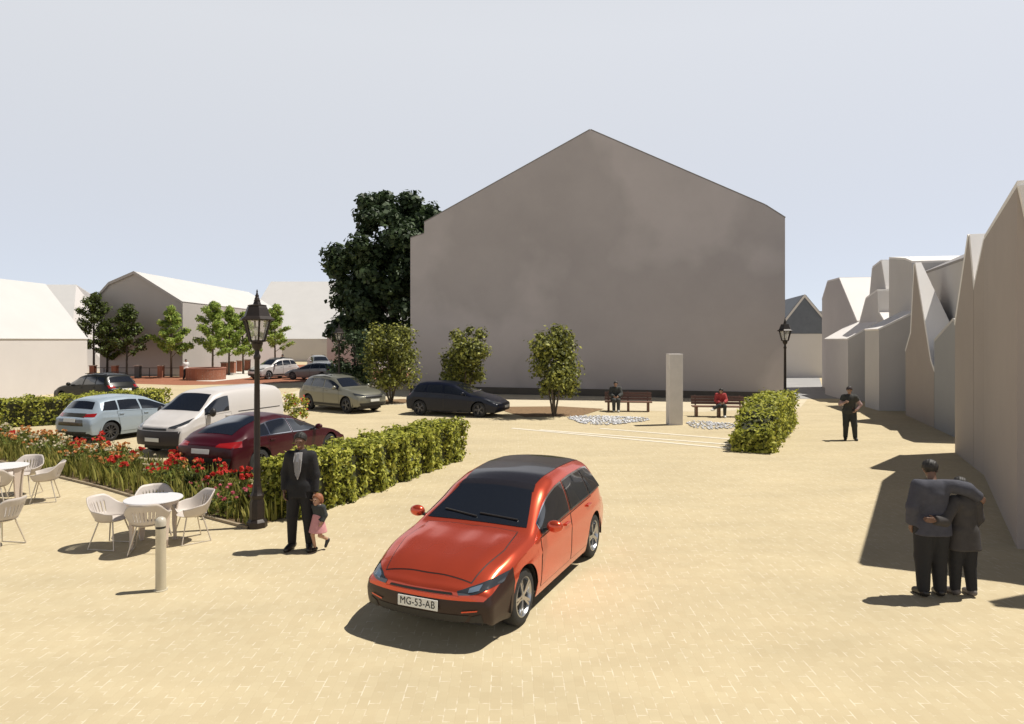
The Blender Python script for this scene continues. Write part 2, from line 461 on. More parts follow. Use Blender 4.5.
# ------------------------------------------------------------------ vehicles
class Curve:
    def __init__(s, pts, smooth=.05, step=.01):
        pts = sorted(pts); s.x0, s.x1, s.step = pts[0][0] - .6, pts[-1][0] + .6, step
        s.xs = np.arange(s.x0, s.x1, step); y = np.interp(s.xs, [p[0] for p in pts], [p[1] for p in pts])
        if smooth:
            k = int(3 * smooth / step); g = np.exp(-.5 * (np.arange(-k, k + 1) * step / smooth) ** 2); g /= g.sum()
            y = np.convolve(np.pad(y, k, 'edge'), g, 'valid')
        s.y = y
    def __call__(s, x): return float(np.interp(x, s.xs, s.y))
def sstep(a, b, x):
    t = min(1, max(0, (x - a) / (b - a))); return t * t * (3 - 2 * t)

GLASS = pm('car_glass', (.012, .014, .018), .03, 0, 1., .6)
TYRE = pm('tyre_rubber', (.018, .018, .018), .8, bump=.3, bscale=40)
BLACK = pm('black_plastic', (.016, .015, .015), .5)
CHROME = pm('chrome_trim', (.75, .75, .75), .15, 1.)
RIM = pm('alloy_rim', (.45, .46, .48), .3, 1.)
RIMD = pm('dark_rim', (.10, .10, .11), .35, .8)
LAMPG = pm('headlamp_lens', (.045, .05, .055), .06, .2, 1., .8)
TAILR = pm('tail_lamp', (.28, .01, .01), .12, 0, 1.)
PLATE = pm('plate_white', (.72, .72, .68), .45)
INK = pm('plate_ink', (.012, .012, .012), .5)
def paint(name, col, metal=.25, rough=.32, coat=.4):
    m = pm(name, col, rough, metal, coat, .3)
    return m

WHEELS = {}
def wheel(parent, x, y, r, side, rim, spokes=5):
    key = (round(r, 3), rim.name, spokes)
    if key not in WHEELS:
        t = MB(); w = .10
        t.lathe([(r * .68, -w), (r * .9, -w * 1.02), (r * .975, -w * .85), (r, -w * .5), (r, w * .5), (r * .975, w * .85), (r * .9, w * 1.02), (r * .68, w), (r * .66, w * .4), (r * .66, -w), (r * .68, -w)], 40, axis='y', caps=False)
        tm = t.mesh('tyre', TYRE, 40)
        b = MB()
        b.lathe([(r * .70, w * 1.0), (r * .665, w * 1.05), (r * .63, w * .9), (r * .61, w * .45), (r * .60, w * .2), (r * .66, w * .1)], 36, axis='y', caps=False)
        for k in range(spokes):
            a = 2 * PI * k / spokes
            for da in ((-.12, .12) if spokes == 5 else (0,)):
                ca, sa = math.cos(a + da), math.sin(a + da)
                b.bar((ca * r * .10, w * .78, sa * r * .10), (ca * r * .64, w * .86, sa * r * .64), r * (.085 if spokes == 5 else .10), .03)
        b.lathe([(r * .17, w * .4), (r * .17, w * .85), (r * .12, w * .93), (.001, w * .95)], 18, axis='y')
        rm = b.mesh('rim', rim, 40)
        k_ = MB(); k_.lathe([(r * .66, w * .30), (.001, w * .25)], 24, axis='y', caps=False); bm_ = k_.mesh('brake_disc', BLACK)
        WHEELS[key] = (tm, rm, bm_)
    tm, rm, bm_ = WHEELS[key]
    o = bpy.data.objects.new('wheel', tm); COL.objects.link(o); o.parent = parent
    o.location = (x, y, r); o.rotation_euler = (0, 0, 0 if side > 0 else PI)
    for nm, me in (('rim', rm), ('brake_disc', bm_)):
        q = bpy.data.objects.new(nm, me); COL.objects.link(q); q.parent = o
    return o

def resample(pl, n):
    P = [Vector(p) for p in pl]; L = [0]
    for a, b in zip(P, P[1:]): L.append(L[-1] + (b - a).length)
    out = []
    for i in range(n + 1):
        t = L[-1] * i / n; k = 0
        while k < len(P) - 2 and L[k + 1] < t: k += 1
        d = L[k + 1] - L[k]; out.append(P[k].lerp(P[k + 1], (t - L[k]) / d if d > 1e-9 else 0))
    return out

class Car:
    def __init__(s, name, label, P, loc, head, group=None, cat='car', step=.045):
        s.P = P; s.root = thing(name, label, cat, (loc[0], loc[1], 0), math.atan2(head[1], head[0]), group)
        g = P.get
        s.top = Curve(P['top'], g('sm', .05)); s.belt = Curve(P['belt'], .08); s.W = Curve(P['w'], .12); s.RW = Curve(P['rw'], .12)
        s.xf, s.xr = P['top'][0][0], P['top'][-1][0]
        s.xf, s.xr = max(p[0] for p in P['top']), min(p[0] for p in P['top'])
        s.zb = g('zb', .20); s.wr = P['wr']; s.wx = P['wx']; s.R = s.wr + g('gap', .05)
        s.step = step
        s.shell()
    def bottom(s, x):
        z = s.zb + .05 * sstep(s.xf - .6, s.xf, x) + .08 * sstep(-s.xr - .6, -s.xr, -x)
        for c in s.wx:
            if abs(x - c) < s.R: z = max(z, s.wr + math.sqrt(max(0, s.R ** 2 - (x - c) ** 2)))
        return z
    def fw(s, z, b):                              # relative half width of the flank at height z
        k = (z - s.zb) / max(.05, b - s.zb)
        f = np.interp(k, [0, .12, .3, .5, .66, .74, .82, 1], [.935, .965, .985, .99, .992, 1.0, .985, .965])
        return float(f)
    def side_pt(s, x, q):                         # q 0 (belt) .. 1 (roof edge)
        t, b, w, ze, wr = s.sec(x)
        y0 = w * s.fw(b, b)
        return (x, y0 + (wr - y0) * q + .022 * math.sin(PI * q) * min(1, (t - b) / .3), b + (ze - b) * q)
    def sec(s, x):
        t = s.top(x); b = min(s.belt(x), t - .03); w = s.W(x); h = t - b
        g = sstep(.03, .40, h); wr = w * .86 * (1 - g) + s.RW(x) * g
        cr = .035 * (1 - g) + s.P.get('crown', .055) * g
        ze = max(b + .45 * h, t - cr)
        return t, b, w, ze, wr
    def section(s, x):
        t, b, w, ze, wr = s.sec(x); zb = min(s.bottom(x), b - .04); pts = []
        n1 = 12
        for i in range(n1):
            z = zb + (b - zb) * i / n1
            pts.append((w * s.fw(z, b), z))
        up = [s.side_pt(x, q)[1:] for q in np.linspace(0, .78, 7)]
        pts += up
        cr = t - ze
        p0 = up[-1]; p1 = (wr, ze); yq = wr * .80; p2 = (yq, t - cr * (.80) ** 2)
        for q in (.25, .5, .75):
            pts.append(tuple((1 - q) ** 2 * p0[i] + 2 * q * (1 - q) * p1[i] + q * q * p2[i] for i in (0, 1)))
        crs = s.P.get('crease'); h = t - b
        for i in range(9):
            y = yq * (1 - i / 8); z = t - cr * (y / wr) ** 2
            if crs and x > crs[0]: z += crs[2] * math.exp(-((y - crs[1] * w) / .07) ** 2) * sstep(crs[0], crs[0] + .3, x) * (1 - sstep(s.xf - .25, s.xf, x)) - crs[2] * .6 * sstep(.25, 0, y)
            pts.append((y, z))
        return pts
    def deform(s, p):
        x, y, z = p; P = s.P; w = .9
        f = sstep(s.xf - .8, s.xf, x); r = sstep(-s.xr - .7, -s.xr, -x)
        x -= f * (P.get('bowf', .22) * (abs(y) / w) ** 2.4 + P.get('nosef', .9) * (z - P.get('nz', .45)) ** 2)
        x += r * (P.get('bowr', .14) * (abs(y) / w) ** 2.6 + P.get('noser', .35) * (z - .6) ** 2)
        return (x, y, z)
    def shell(s):
        xs = set(np.round(np.arange(s.xr, s.xf, s.step), 4)) | {s.xf}
        for c in s.wx:
            for a in np.linspace(0, PI, 19): xs.add(round(c + s.R * math.cos(a), 4))
            xs |= {c + s.R + .004, c - s.R - .004}
        xs = sorted(x for x in xs if s.xr <= x <= s.xf)
        secs = [(x, s.section(x)) for x in xs]
        def end(x, sec, sg):
            zc = .5 * (sec[0][1] + sec[-1][1]); r = .07; out = []
            for a in (25, 50, 75):
                a = math.radians(a); k = r * (1 - math.cos(a)); dz = k
                out.append((x + sg * r * math.sin(a) * .9, [(max(0, y - k if y > .3 else y * (1 - k / .6)), z + (dz if z < zc else -dz) * min(1, abs(z - zc) / .12)) for y, z in sec]))
            return out
        secs = end(secs[0][0], secs[0][1], -1)[::-1] + secs + end(secs[-1][0], secs[-1][1], 1)
        m = MB(); rows = []
        for x, sec in secs:
            L = [(x, y, z) for y, z in sec]; R_ = [(x, -y, z) for y, z in sec[-2::-1]]
            rows.append([s.deform(p) for p in L + R_])
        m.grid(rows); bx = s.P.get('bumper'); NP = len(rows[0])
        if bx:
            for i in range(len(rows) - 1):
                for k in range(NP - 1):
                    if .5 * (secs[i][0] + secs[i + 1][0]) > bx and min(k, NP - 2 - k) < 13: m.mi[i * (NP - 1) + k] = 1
        for (x, sec) in (secs[0], secs[-1]):
            cap_ = []
            for y, z in sec: cap_.append([s.deform((x, y * (1 - 2 * i / 12), z)) for i in range(13)])
            nf = len(m.f); m.grid(cap_)
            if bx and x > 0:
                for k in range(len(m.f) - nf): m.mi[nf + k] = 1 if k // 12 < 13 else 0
        s.body = m.build('body', [s.P['paint'], s.P.get('bumper_mat', s.P['paint'])], s.root, 38, weld=.0008)
        me = s.body.data
        s.bvh = BVHTree.FromPolygons([v.co for v in me.vertices], [tuple(p.vertices) for p in me.polygons])
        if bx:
            for keep, nm in ((1, 'shaded_front_bumper'), (0, 'body')):
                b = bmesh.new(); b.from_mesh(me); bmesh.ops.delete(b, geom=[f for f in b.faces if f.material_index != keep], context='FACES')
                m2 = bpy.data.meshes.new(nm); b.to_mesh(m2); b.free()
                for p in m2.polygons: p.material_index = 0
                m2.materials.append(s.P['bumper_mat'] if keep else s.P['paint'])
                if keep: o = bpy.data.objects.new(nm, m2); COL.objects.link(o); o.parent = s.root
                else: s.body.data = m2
        u = MB(); hw = s.W(0)
        u.box(((s.xf + s.xr) / 2, 0, .36), (s.xf - s.xr - .5, 2 * hw - .56, .36))
        u.box((0, 0, .34), (s.wx[0] - s.wx[1] - 2 * s.R - .06, 2 * hw - .2, .26))
        u.box((s.xf - .42, 0, .40), (.5, 2 * hw - .5, .24)); u.box((s.xr + .35, 0, .42), (.4, 2 * hw - .45, .24))
        u.build('underbody', BLACK, s.root)
        for c in s.wx:
            for sg in (1, -1):
                q = MB(); ro = []
                for a in np.linspace(-.15, PI + .15, 17):
                    ro.append([(c + (s.R + .004) * math.cos(a), sg * yy, s.wr + (s.R + .004) * math.sin(a)) for yy in (s.W(c) * .965, s.W(c) - .30)])
                q.grid(ro)
                q.add([(c + s.R * math.cos(a), sg * (s.W(c) - .30), s.wr + s.R * math.sin(a)) for a in np.linspace(-.15, PI + .15, 17)], [tuple(range(17))])
                q.build('wheel_arch', BLACK, s.root)
                wheel(s.root, c, sg * (s.W(c) * .975 - .115), s.wr, sg, s.P.get('rim', RIM), s.P.get('spokes', 5))
    # surface panels -----------------------------------------------------
    def hit(s, p, view, off):
        a, b = p
        o, d = {'front': (Vector((6, a, b)), Vector((-1, 0, 0))), 'rear': (Vector((-6, a, b)), Vector((1, 0, 0))),
                'left': (Vector((a, 6, b)), Vector((0, -1, 0))), 'right': (Vector((a, -6, b)), Vector((0, 1, 0))), 'top': (Vector((a, b, 6)), Vector((0, 0, -1)))}[view]
        co, n, i, dist = s.bvh.ray_cast(o, d)
        if co is None: co, n, i, dist = s.bvh.find_nearest(o + d * (6 - (s.xf if view == 'front' else -s.xr if view == 'rear' else .85 if view in ('left', 'right') else 1)))
        if n.dot(d) > 0: n = -n
        return co + n * off
    def panel(s, name, lo, hi, view, mat, off=.004, n=10, m=5, parent=None, thick=0.):
        A, B = resample(lo, n), resample(hi, n); rows = []
        for i in range(m + 1): rows.append([s.hit(a.lerp(b, i / m), view, off) for a, b in zip(A, B)])
        q = MB(); q.grid(rows)
        return q.build(name, mat, parent or s.root, 60, fix=True)
    def pair(s, name, lo, hi, mat, view='side', **k):
        out = []
        if view == 'side':
            for v in ('left', 'right'): out.append(s.panel(name, lo, hi, v, mat, **k))
        else:
            for sg in (1, -1): out.append(s.panel(name, [(sg * a, b) for a, b in lo], [(sg * a, b) for a, b in hi], view, mat, **k))
        return out
    def window(s, x0, x1, q0=.07, q1=.78, trim=None, mat=None):
        """x0, x1: (low, high) ends of one side window, front to rear"""
        for sg in (1, -1):
            def rows(a0, a1, b0, b1, off):
                R_ = []
                for q in np.linspace(b0, b1, 6):
                    k = (q - .07) / .71; r = []
                    for u in np.linspace(0, 1, 14):
                        xx = (a0[0] + (a0[1] - a0[0]) * k) * (1 - u) + (a1[0] + (a1[1] - a1[0]) * k) * u
                        p = s.side_pt(xx, q); r.append((p[0], sg * (p[1] + off), p[2] + off * .3))
                    R_.append(r)
                return R_
            g = MB(); g.grid(rows(x0, x1, q0, q1, .010)); w = g.build('side_window', mat or GLASS, s.root, 60)
            if trim:
                e = .022; t = MB(); t.grid(rows((x0[0] + e, x0[1] + e), (x1[0] - e, x1[1] - e), q0 - .045, q1 + .045, .006)); t.build('window_trim', trim, w, 60)
    def mirror(s, x, z, sz=(.075, .11, .075), mat=None):
        for sg in (1, -1):
            y = s.side_pt(x, .05)[1]
            m = MB(); m.ball((x, sg * (y + .13), z), sz, 14, 9); o = m.build('mirror', mat or s.P['paint'], s.root, True)
            a = MB(); a.bar((x - .01, sg * (y - .03), z - .05), (x, sg * (y + .08), z - .03), .05, .03); a.build('mirror_arm', BLACK, o)
    def door(s, xs0, xs1, zlo, ztop=None):
        """door skin with a dark shut line round it; xs = (x at bottom, x at belt)"""
        for v in ('left', 'right'):
            def outl(e, zz):
                b0, b1 = s.belt(xs0[1]) - .015 + e, s.belt(xs1[1]) - .015 + e
                return [(xs0[0] + e, zz - e), (xs1[0] - e, zz - e)], [(xs0[1] + e, b0), (xs1[1] - e, b1)]
            lo, hi = outl(0, zlo); d = s.panel('door', lo, hi, v, s.P['paint'], .005, 14, 12)
            lo, hi = outl(.010, zlo); s.panel('door_gap', lo, hi, v, BLACK, .0022, 14, 12, parent=d)
            hx = xs1[1] + (.16 if xs1[1] < xs0[1] else -.16); hz = s.belt(hx) - .10
            h = MB(); c = s.hit((hx, hz), v, .02); h.box(c, (.17, .035, .03)); h.build('door_handle', s.P.get('handle', s.P['paint']), d, bevel=.008)
    def plate(s, view, z, mat=None, text=None, w=.52, h=.11, off=.012):
        c = s.hit((0, z), view, off); sg = 1 if view == 'front' else -1
        a, b = s.hit((0, z + .05), view, off), s.hit((0, z - .05), view, off); tilt = math.atan2(a.x - b.x, a.z - b.z)
        M = Matrix.Rotation(tilt, 3, 'Y')
        m = MB(); m.box(c, (.012, w, h), M=M); p = m.build('number_plate', mat or PLATE, s.root, bevel=.004)
        if text:
            cu = bpy.data.curves.new('number_plate_text', 'FONT'); cu.body = text; cu.size = h * .98; cu.align_x = 'CENTER'; cu.align_y = 'CENTER'; cu.extrude = .001; cu.offset = 0; cu.space_character = 1.05
            t = bpy.data.objects.new('tmp', cu); COL.objects.link(t)
            bpy.context.view_layer.update()
            me = bpy.data.meshes.new_from_object(t.evaluated_get(bpy.context.evaluated_depsgraph_get()))
            bpy.data.objects.remove(t)
            R_ = Matrix(((0, 0, sg), (sg, 0, 0), (0, 1, 0))); Mx = M @ R_
            for v in me.vertices: v.co = c + Mx @ Vector((v.co.x * .86, v.co.y, v.co.z)) + M @ Vector((sg * .0085, 0, 0))
            me.materials.clear(); me.materials.append(INK)
            o = bpy.data.objects.new('plate_lettering', me); COL.objects.link(o); o.parent = p
    def windscreen(s, zlo, zhi, ylo, yhi, view='front', name='windscreen', mat=None, off=.006):
        arc = lambda y, z, k: [(y * t, z - k * t * t) for t in np.linspace(-1, 1, 13)]
        return s.panel(name, arc(ylo, zlo, .02), arc(yhi, zhi, .03), view, mat or GLASS, off, 14, 8)
# ------------------------------------------------------------------ camera, sky, sun
cam = bpy.data.cameras.new('camera'); co = bpy.data.objects.new('camera', cam); COL.objects.link(co); S.camera = co
cam.lens = 24; cam.sensor_width = 36; cam.shift_y = -(362 - HOR) / 1024; cam.clip_end = 3000; cam.clip_start = .05
co.location = (0, 0, CAM_H); co.rotation_euler = (PI / 2, 0, 0)
SUN_EL, SUN_AZ = math.radians(63), math.radians(76)      # azimuth from +Y towards +X
sv = Vector((math.cos(SUN_EL) * math.sin(SUN_AZ), math.cos(SUN_EL) * math.cos(SUN_AZ), math.sin(SUN_EL)))
sl = bpy.data.lights.new('sun', 'SUN'); sl.energy = 5.0; sl.angle = math.radians(.5); sl.color = (1, .95, .86)
so = bpy.data.objects.new('sun', sl); COL.objects.link(so); so.rotation_euler = (-sv).to_track_quat('-Z', 'Y').to_euler(); so.location = (30, 10, 60)
wd = bpy.data.worlds.new('World'); S.world = wd; wd.use_nodes = True; nt = wd.node_tree
bg = nt.nodes['Background']; sky = nt.nodes.new('ShaderNodeTexSky'); sky.sky_type = 'NISHITA'; sky.sun_disc = False
sky.sun_elevation = SUN_EL; sky.sun_rotation = SUN_AZ; sky.air_density = .35; sky.dust_density = .5; sky.ozone_density = 1.0
nt.links.new(sky.outputs[0], bg.inputs[0]); bg.inputs[1].default_value = .05
tc = nt.nodes.new('ShaderNodeTexCoord'); sx = nt.nodes.new('ShaderNodeSeparateXYZ'); nt.links.new(tc.outputs['Generated'], sx.inputs[0])
mr = nt.nodes.new('ShaderNodeMapRange'); mr.interpolation_type = 'SMOOTHSTEP'
mr.inputs[1].default_value = .44; mr.inputs[2].default_value = .54; mr.inputs[3].default_value = 1.; mr.inputs[4].default_value = 0.
nt.links.new(sx.outputs['Z'], mr.inputs[0])
b2 = nt.nodes.new('ShaderNodeBackground'); b2.inputs[0].default_value = (.985, .99, .985, 1)
mu = nt.nodes.new('ShaderNodeMath'); mu.operation = 'MULTIPLY'; mu.inputs[1].default_value = HAZE_SKY
m3 = nt.nodes.new('ShaderNodeMapRange'); m3.inputs[1].default_value = .0; m3.inputs[2].default_value = .40; m3.inputs[3].default_value = .80; m3.inputs[4].default_value = 1.; nt.links.new(sx.outputs['Z'], m3.inputs[0])
m4 = nt.nodes.new('ShaderNodeMath'); m4.operation = 'MULTIPLY'; nt.links.new(mr.outputs[0], m4.inputs[0]); nt.links.new(m3.outputs[0], m4.inputs[1]); nt.links.new(m4.outputs[0], mu.inputs[0]); nt.links.new(mu.outputs[0], b2.inputs[1])
ad = nt.nodes.new('ShaderNodeAddShader'); nt.links.new(bg.outputs[0], ad.inputs[0]); nt.links.new(b2.outputs[0], ad.inputs[1])
nt.links.new(ad.outputs[0], nt.nodes['World Output'].inputs['Surface'])
S.view_settings.view_transform = 'Standard'; S.view_settings.look = 'None'; S.view_settings.exposure = 0.12; S.view_settings.gamma = 1
S.cycles.max_bounces = 6; S.cycles.diffuse_bounces = 2; S.cycles.transparent_max_bounces = 4

# ------------------------------------------------------------------ ground
def paving(name, c1, c2, mortar, bw=.21, rh=.105, rot=0., speck=.5, big=.10):
    m = bpy.data.materials.new(name); m.use_nodes = True; nt = m.node_tree; b = nt.nodes['Principled BSDF']
    tc = nt.nodes.new('ShaderNodeTexCoord'); mp = nt.nodes.new('ShaderNodeMapping'); mp.inputs['Rotation'].default_value = (0, 0, rot)
    nt.links.new(tc.outputs['Object'], mp.inputs[0])
    br = nt.nodes.new('ShaderNodeTexBrick'); br.inputs['Scale'].default_value = 1; br.inputs['Brick Width'].default_value = bw; br.inputs['Row Height'].default_value = rh
    br.inputs['Mortar Size'].default_value = .006; br.inputs['Mortar Smooth'].default_value = .3; br.inputs['Bias'].default_value = -.2
    br.inputs['Color1'].default_value = (*c1, 1); br.inputs['Color2'].default_value = (*c2, 1); nt.links.new(mp.outputs[0], br.inputs['Vector'])
    n1 = nt.nodes.new('ShaderNodeTexNoise'); n1.inputs['Scale'].default_value = 1.3; n1.inputs['Detail'].default_value = 4; nt.links.new(mp.outputs[0], n1.inputs[0])
    mo = nt.nodes.new('ShaderNodeMix'); mo.data_type = 'RGBA'; mo.inputs[6].default_value = (*[.5 * (a + k) for a, k in zip(c1, c2)], 1); mo.inputs[7].default_value = (*mortar, 1)
    n2 = nt.nodes.new('ShaderNodeTexNoise'); n2.inputs['Scale'].default_value = 7.5; n2.inputs['Detail'].default_value = 3; nt.links.new(mp.outputs[0], n2.inputs[0])
    r2 = nt.nodes.new('ShaderNodeMapRange'); r2.inputs[1].default_value = .50; r2.inputs[2].default_value = .62; nt.links.new(n2.outputs[0], r2.inputs[0]); nt.links.new(r2.outputs[0], mo.inputs[0])
    nt.links.new(mo.outputs[2], br.inputs['Mortar'])
    n3 = nt.nodes.new('ShaderNodeTexNoise'); n3.inputs['Scale'].default_value = .55; n3.inputs['Detail'].default_value = 5; n3.inputs['Roughness'].default_value = .65
    mp3 = nt.nodes.new('ShaderNodeMapping'); mp3.inputs['Scale'].default_value = (.7, 1.6, 1); nt.links.new(tc.outputs['Object'], mp3.inputs[0]); nt.links.new(mp3.outputs[0], n3.inputs[0])
    r3 = nt.nodes.new('ShaderNodeMapRange'); r3.inputs[1].default_value = .3; r3.inputs[2].default_value = .7; r3.inputs[3].default_value = 1 - big; r3.inputs[4].default_value = 1 + big * .7; nt.links.new(n3.outputs[0], r3.inputs[0])
    sc = nt.nodes.new('ShaderNodeVectorMath'); sc.operation = 'SCALE'; nt.links.new(br.outputs['Color'], sc.inputs[0]); nt.links.new(r3.outputs[0], sc.inputs['Scale'])
    nt.links.new(sc.outputs[0], b.inputs['Base Color']); b.inputs['Roughness'].default_value = .85; b.inputs['Specular IOR Level'].default_value = .25
    bp = nt.nodes.new('ShaderNodeBump'); bp.inputs['Strength'].default_value = .25; bp.inputs['Distance'].default_value = .004; bp.invert = True
    nt.links.new(br.outputs['Fac'], bp.inputs['Height']); nt.links.new(bp.outputs[0], b.inputs['Normal'])
    return m
SAND = paving('sand_paving', (.525, .44, .282), (.495, .407, .255), (.66, .585, .44), .20, .10, PI / 2)
PALE = pm('pale_paving', (.57, .495, .355), .85, var=.06, vscale=.8)
SLABS = pm('pale_slab', (.74, .68, .57), .8, var=.05, vscale=4)
REDBR = paving('red_paving', (.33, .135, .075), (.26, .10, .06), (.36, .22, .15), .21, .07, 0., .5, .15)
GREYR = pm('grey_asphalt', (.30, .295, .29), .9, var=.08, vscale=.6)
SOIL = pm('soil', (.21, .13, .065), .95, var=.3, vscale=6, bump=.6, bscale=25)
SOILD = pm('bed_soil', (.13, .085, .045), .95, var=.3, vscale=6, bump=.6, bscale=25)

sheet('ground', [(-900, -60), (900, -60), (900, 1800), (-900, 1800)], 0, SAND)
sheet('footpath', [gp(240, 405.5), gp(420, 405), gp(560, 409), gp(700, 412), gp(800, 408), (16.4, 37.9), (-6.2, 43.6), (-14, 47)], .004, PALE)
sheet('far_street', [(14.6, 38.2), (22.2, 38.5), (21.6, 47.5), (27, 60), (40, 64), (40, 90), (20, 75), (17.5, 50)], .008, GREYR)
sheet('brick_street', [gp(96, 382.6), gp(180, 385.2), gp(260, 384), gp(330, 381), (-12, 57), (-8, 62), (-12, 78), (-20, 91), (-31, 91), (-29.5, 62), (-42, 62), (-42, 52)], .004, REDBR)
sheet('pavement', [gp(214, 381.5), gp(248, 378), gp(262, 374), gp(262, 366.5), gp(222, 373.5), gp(196, 381)], .008, pm('white_slabs', (.62, .58, .52), .8, var=.05, vscale=2))
for nm, a, b in (('paving_line', (540, 430.0), (736, 445)), ('paving_line', (512, 428.3), (735, 449)), ('paving_line', (600, 428.5), (740, 440))):
    A, B = Vector(gp(*a)), Vector(gp(*b)); d = (B - A).normalized(); n = Vector((-d.y, d.x)) * .085
    sheet(nm, [A - n, B - n, B + n, A + n], .008, SLABS)
sheet('planting_bed', [gp(505, 411.5), gp(525, 417.2), gp(580, 416.2), gp(604, 409), gp(560, 406.5), gp(500, 407)], .012, SOIL)
sheet('planting_bed', [gp(372, 400.5), gp(378, 405), gp(404, 403.2), gp(416, 401), gp(404, 399)], .012, SOIL)

def gravel(name, cpx, n, mat, seed, sp):
    rng = np.random.default_rng(seed); (cx, cy) = gp(*cpx); V, Fc = [], []
    base = np.array([(1, 0, 0), (0, 1, 0), (-1, 0, 0), (0, -1, 0), (0, 0, 1), (0, 0, -.4)], float)
    fc = np.array([(0, 1, 4), (1, 2, 4), (2, 3, 4), (3, 0, 4), (1, 0, 5), (2, 1, 5), (3, 2, 5), (0, 3, 5)])
    for i in range(n):
        a = rng.uniform(0, 2 * PI); r = math.sqrt(rng.random()) * (1 + .15 * math.sin(3 * a + seed))
        s = rng.uniform(.03, .085); p = np.array((cx + sp[0] * r * math.cos(a), cy + sp[1] * r * math.sin(a), .02))
        A = rng.uniform(0, PI); R_ = np.array([[math.cos(A), -math.sin(A), 0], [math.sin(A), math.cos(A), 0], [0, 0, 1]])
        V.append((base * rng.uniform(.6, 1.2, (6, 1)) * s * np.array((1, 1, .6))) @ R_.T + p); Fc.append(fc + 6 * i)
    o = npmesh(name, np.concatenate(V), np.concatenate(Fc), mat); o['kind'] = 'stuff'
    tag(o, 'loose white and grey pebbles strewn on the sandy paving', 'gravel')
PEB = leafmat('pebbles', [(.32, .32, .34), (.6, .6, .62), (.8, .8, .8)], 0, .7)
gravel('gravel', (606, 420), 900, PEB, 1, (1.6, 1.5)); gravel('gravel', (711, 425.5), 260, PEB, 2, (.95, 1.25))

# ------------------------------------------------------------------ houses
WHITE = pm('white_render', (.60, .565, .545), .9, var=.03, vscale=.5, bump=.1, bscale=8)
RROOF = pm('pale_roof', (.80, .77, .74), .85, var=.03, vscale=.5)
WROOF = pm('white_roof', (.53, .515, .50), .85, var=.03, vscale=.5)
GREIGE = pm('greige_render', (.465, .425, .42), .9, var=.09, vscale=.16, bump=.1, bscale=8)
_nt = GREIGE.node_tree; _b = _nt.nodes['Principled BSDF']; _tc = _nt.nodes.new('ShaderNodeTexCoord'); _n = _nt.nodes.new('ShaderNodeTexNoise')
_n.inputs['Scale'].default_value = .085; _n.inputs['Detail'].default_value = 7; _n.inputs['Roughness'].default_value = .45
_r = _nt.nodes.new('ShaderNodeMapRange'); _r.inputs[1].default_value = .49; _r.inputs[2].default_value = .53; _r.inputs[3].default_value = 1.; _r.inputs[4].default_value = .84
_v = _nt.nodes.new('ShaderNodeVectorMath'); _v.operation = 'SCALE'; _src = _b.inputs['Base Color'].links[0].from_socket
_nt.links.new(_tc.outputs['Object'], _n.inputs[0]); _nt.links.new(_n.outputs[0], _r.inputs[0]); _nt.links.new(_src, _v.inputs[0]); _nt.links.new(_r.outputs[0], _v.inputs['Scale']); _nt.links.new(_v.outputs[0], _b.inputs['Base Color'])
TAUPE = pm('taupe_render', (.55, .525, .505), .9, var=.05, vscale=.4, bump=.1, bscale=8)
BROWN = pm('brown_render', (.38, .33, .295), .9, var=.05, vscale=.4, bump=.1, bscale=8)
PALER = pm('pale_render', (.62, .585, .55), .9, var=.03, vscale=.4)
SLATE = pm('slate', (.12, .135, .16), .7, var=.1, vscale=2)
DARKP = pm('dark_plinth', (.10, .088, .075), .9, var=.1, vscale=2)
VERGE = pm('verge_board', (.20, .175, .16), .8)
def house(name, label, chain, depth, wall=TAUPE, roof=WROOF, thick=.10, verge=None, over=.0, group='houses round the square', cat='house', taper=None):
    """chain: (x, y, z of the wall top) along the facade; the outline is carried back along depth (x, y)"""
    n = len(chain); d = Vector((depth[0], depth[1], 0)); o3 = Vector((*chain[0][:2], 0))
    P = [Vector(c) - o3 for c in chain]; B = [Vector((p.x, p.y, 0)) for p in P]
    root = thing(name, label, cat, o3, 0, group)
    w = MB()
    front = B + P[::-1]
    m = len(front)
    K = taper or [1.] * n; KF = [1.] * n + list(K)[::-1]
    w.add(front + [p + d * k for p, k in zip(front, KF)], [tuple(range(n - 1 - 0, -1, -1)) if False else q for q in
          [(i, i + 1, m - 2 - i, m - 1 - i) for i in range(n - 1)] + [(m + i + 1, m + i, m + m - 1 - i, m + m - 2 - i) for i in range(n - 1)]
          + [(0, m - 1, 2 * m - 1, m), (n - 1, n, m + n, m + n - 1)]])
    w.build('wall', wall, root)
    r = MB(); dn = d.normalized(); up = Vector((0, 0, thick))
    for a, b, ka, kb in zip(P, P[1:], K, K[1:]):
        if (b - a).length < .02 or math.hypot(b.x - a.x, b.y - a.y) < .02: continue
        q = [a - dn * over, b - dn * over, b + d * kb, a + d * ka]
        nn = (b - a).cross(d).normalized()
        if nn.z < 0: nn = -nn
        lo = [v + nn * .004 for v in q]; hi = [v + nn * thick for v in q]
        r.add(lo + hi, [(3, 2, 1, 0), (4, 5, 6, 7), (0, 1, 5, 4), (1, 2, 6, 5), (2, 3, 7, 6), (3, 0, 4, 7)])
    if r.v: r.build('roof', roof, root)
    if verge:
        v = MB()
        for a, b in zip(P, P[1:]):
            if math.hypot(b.x - a.x, b.y - a.y) < .02: continue
            e = Vector((0, 0, -.16)); f = -dn * (over + .03)
            v.add([a + f + e, b + f + e, b + f + up * 1.1, a + f + up * 1.1] + [p + dn * .026 for p in (a + f + e, b + f + e, b + f + up * 1.1, a + f + up * 1.1)], [(0, 1, 2, 3), (7, 6, 5, 4), (0, 4, 5, 1), (1, 5, 6, 2), (2, 6, 7, 3), (3, 7, 4, 0)])
        v.build('verge', verge, root)
    return root
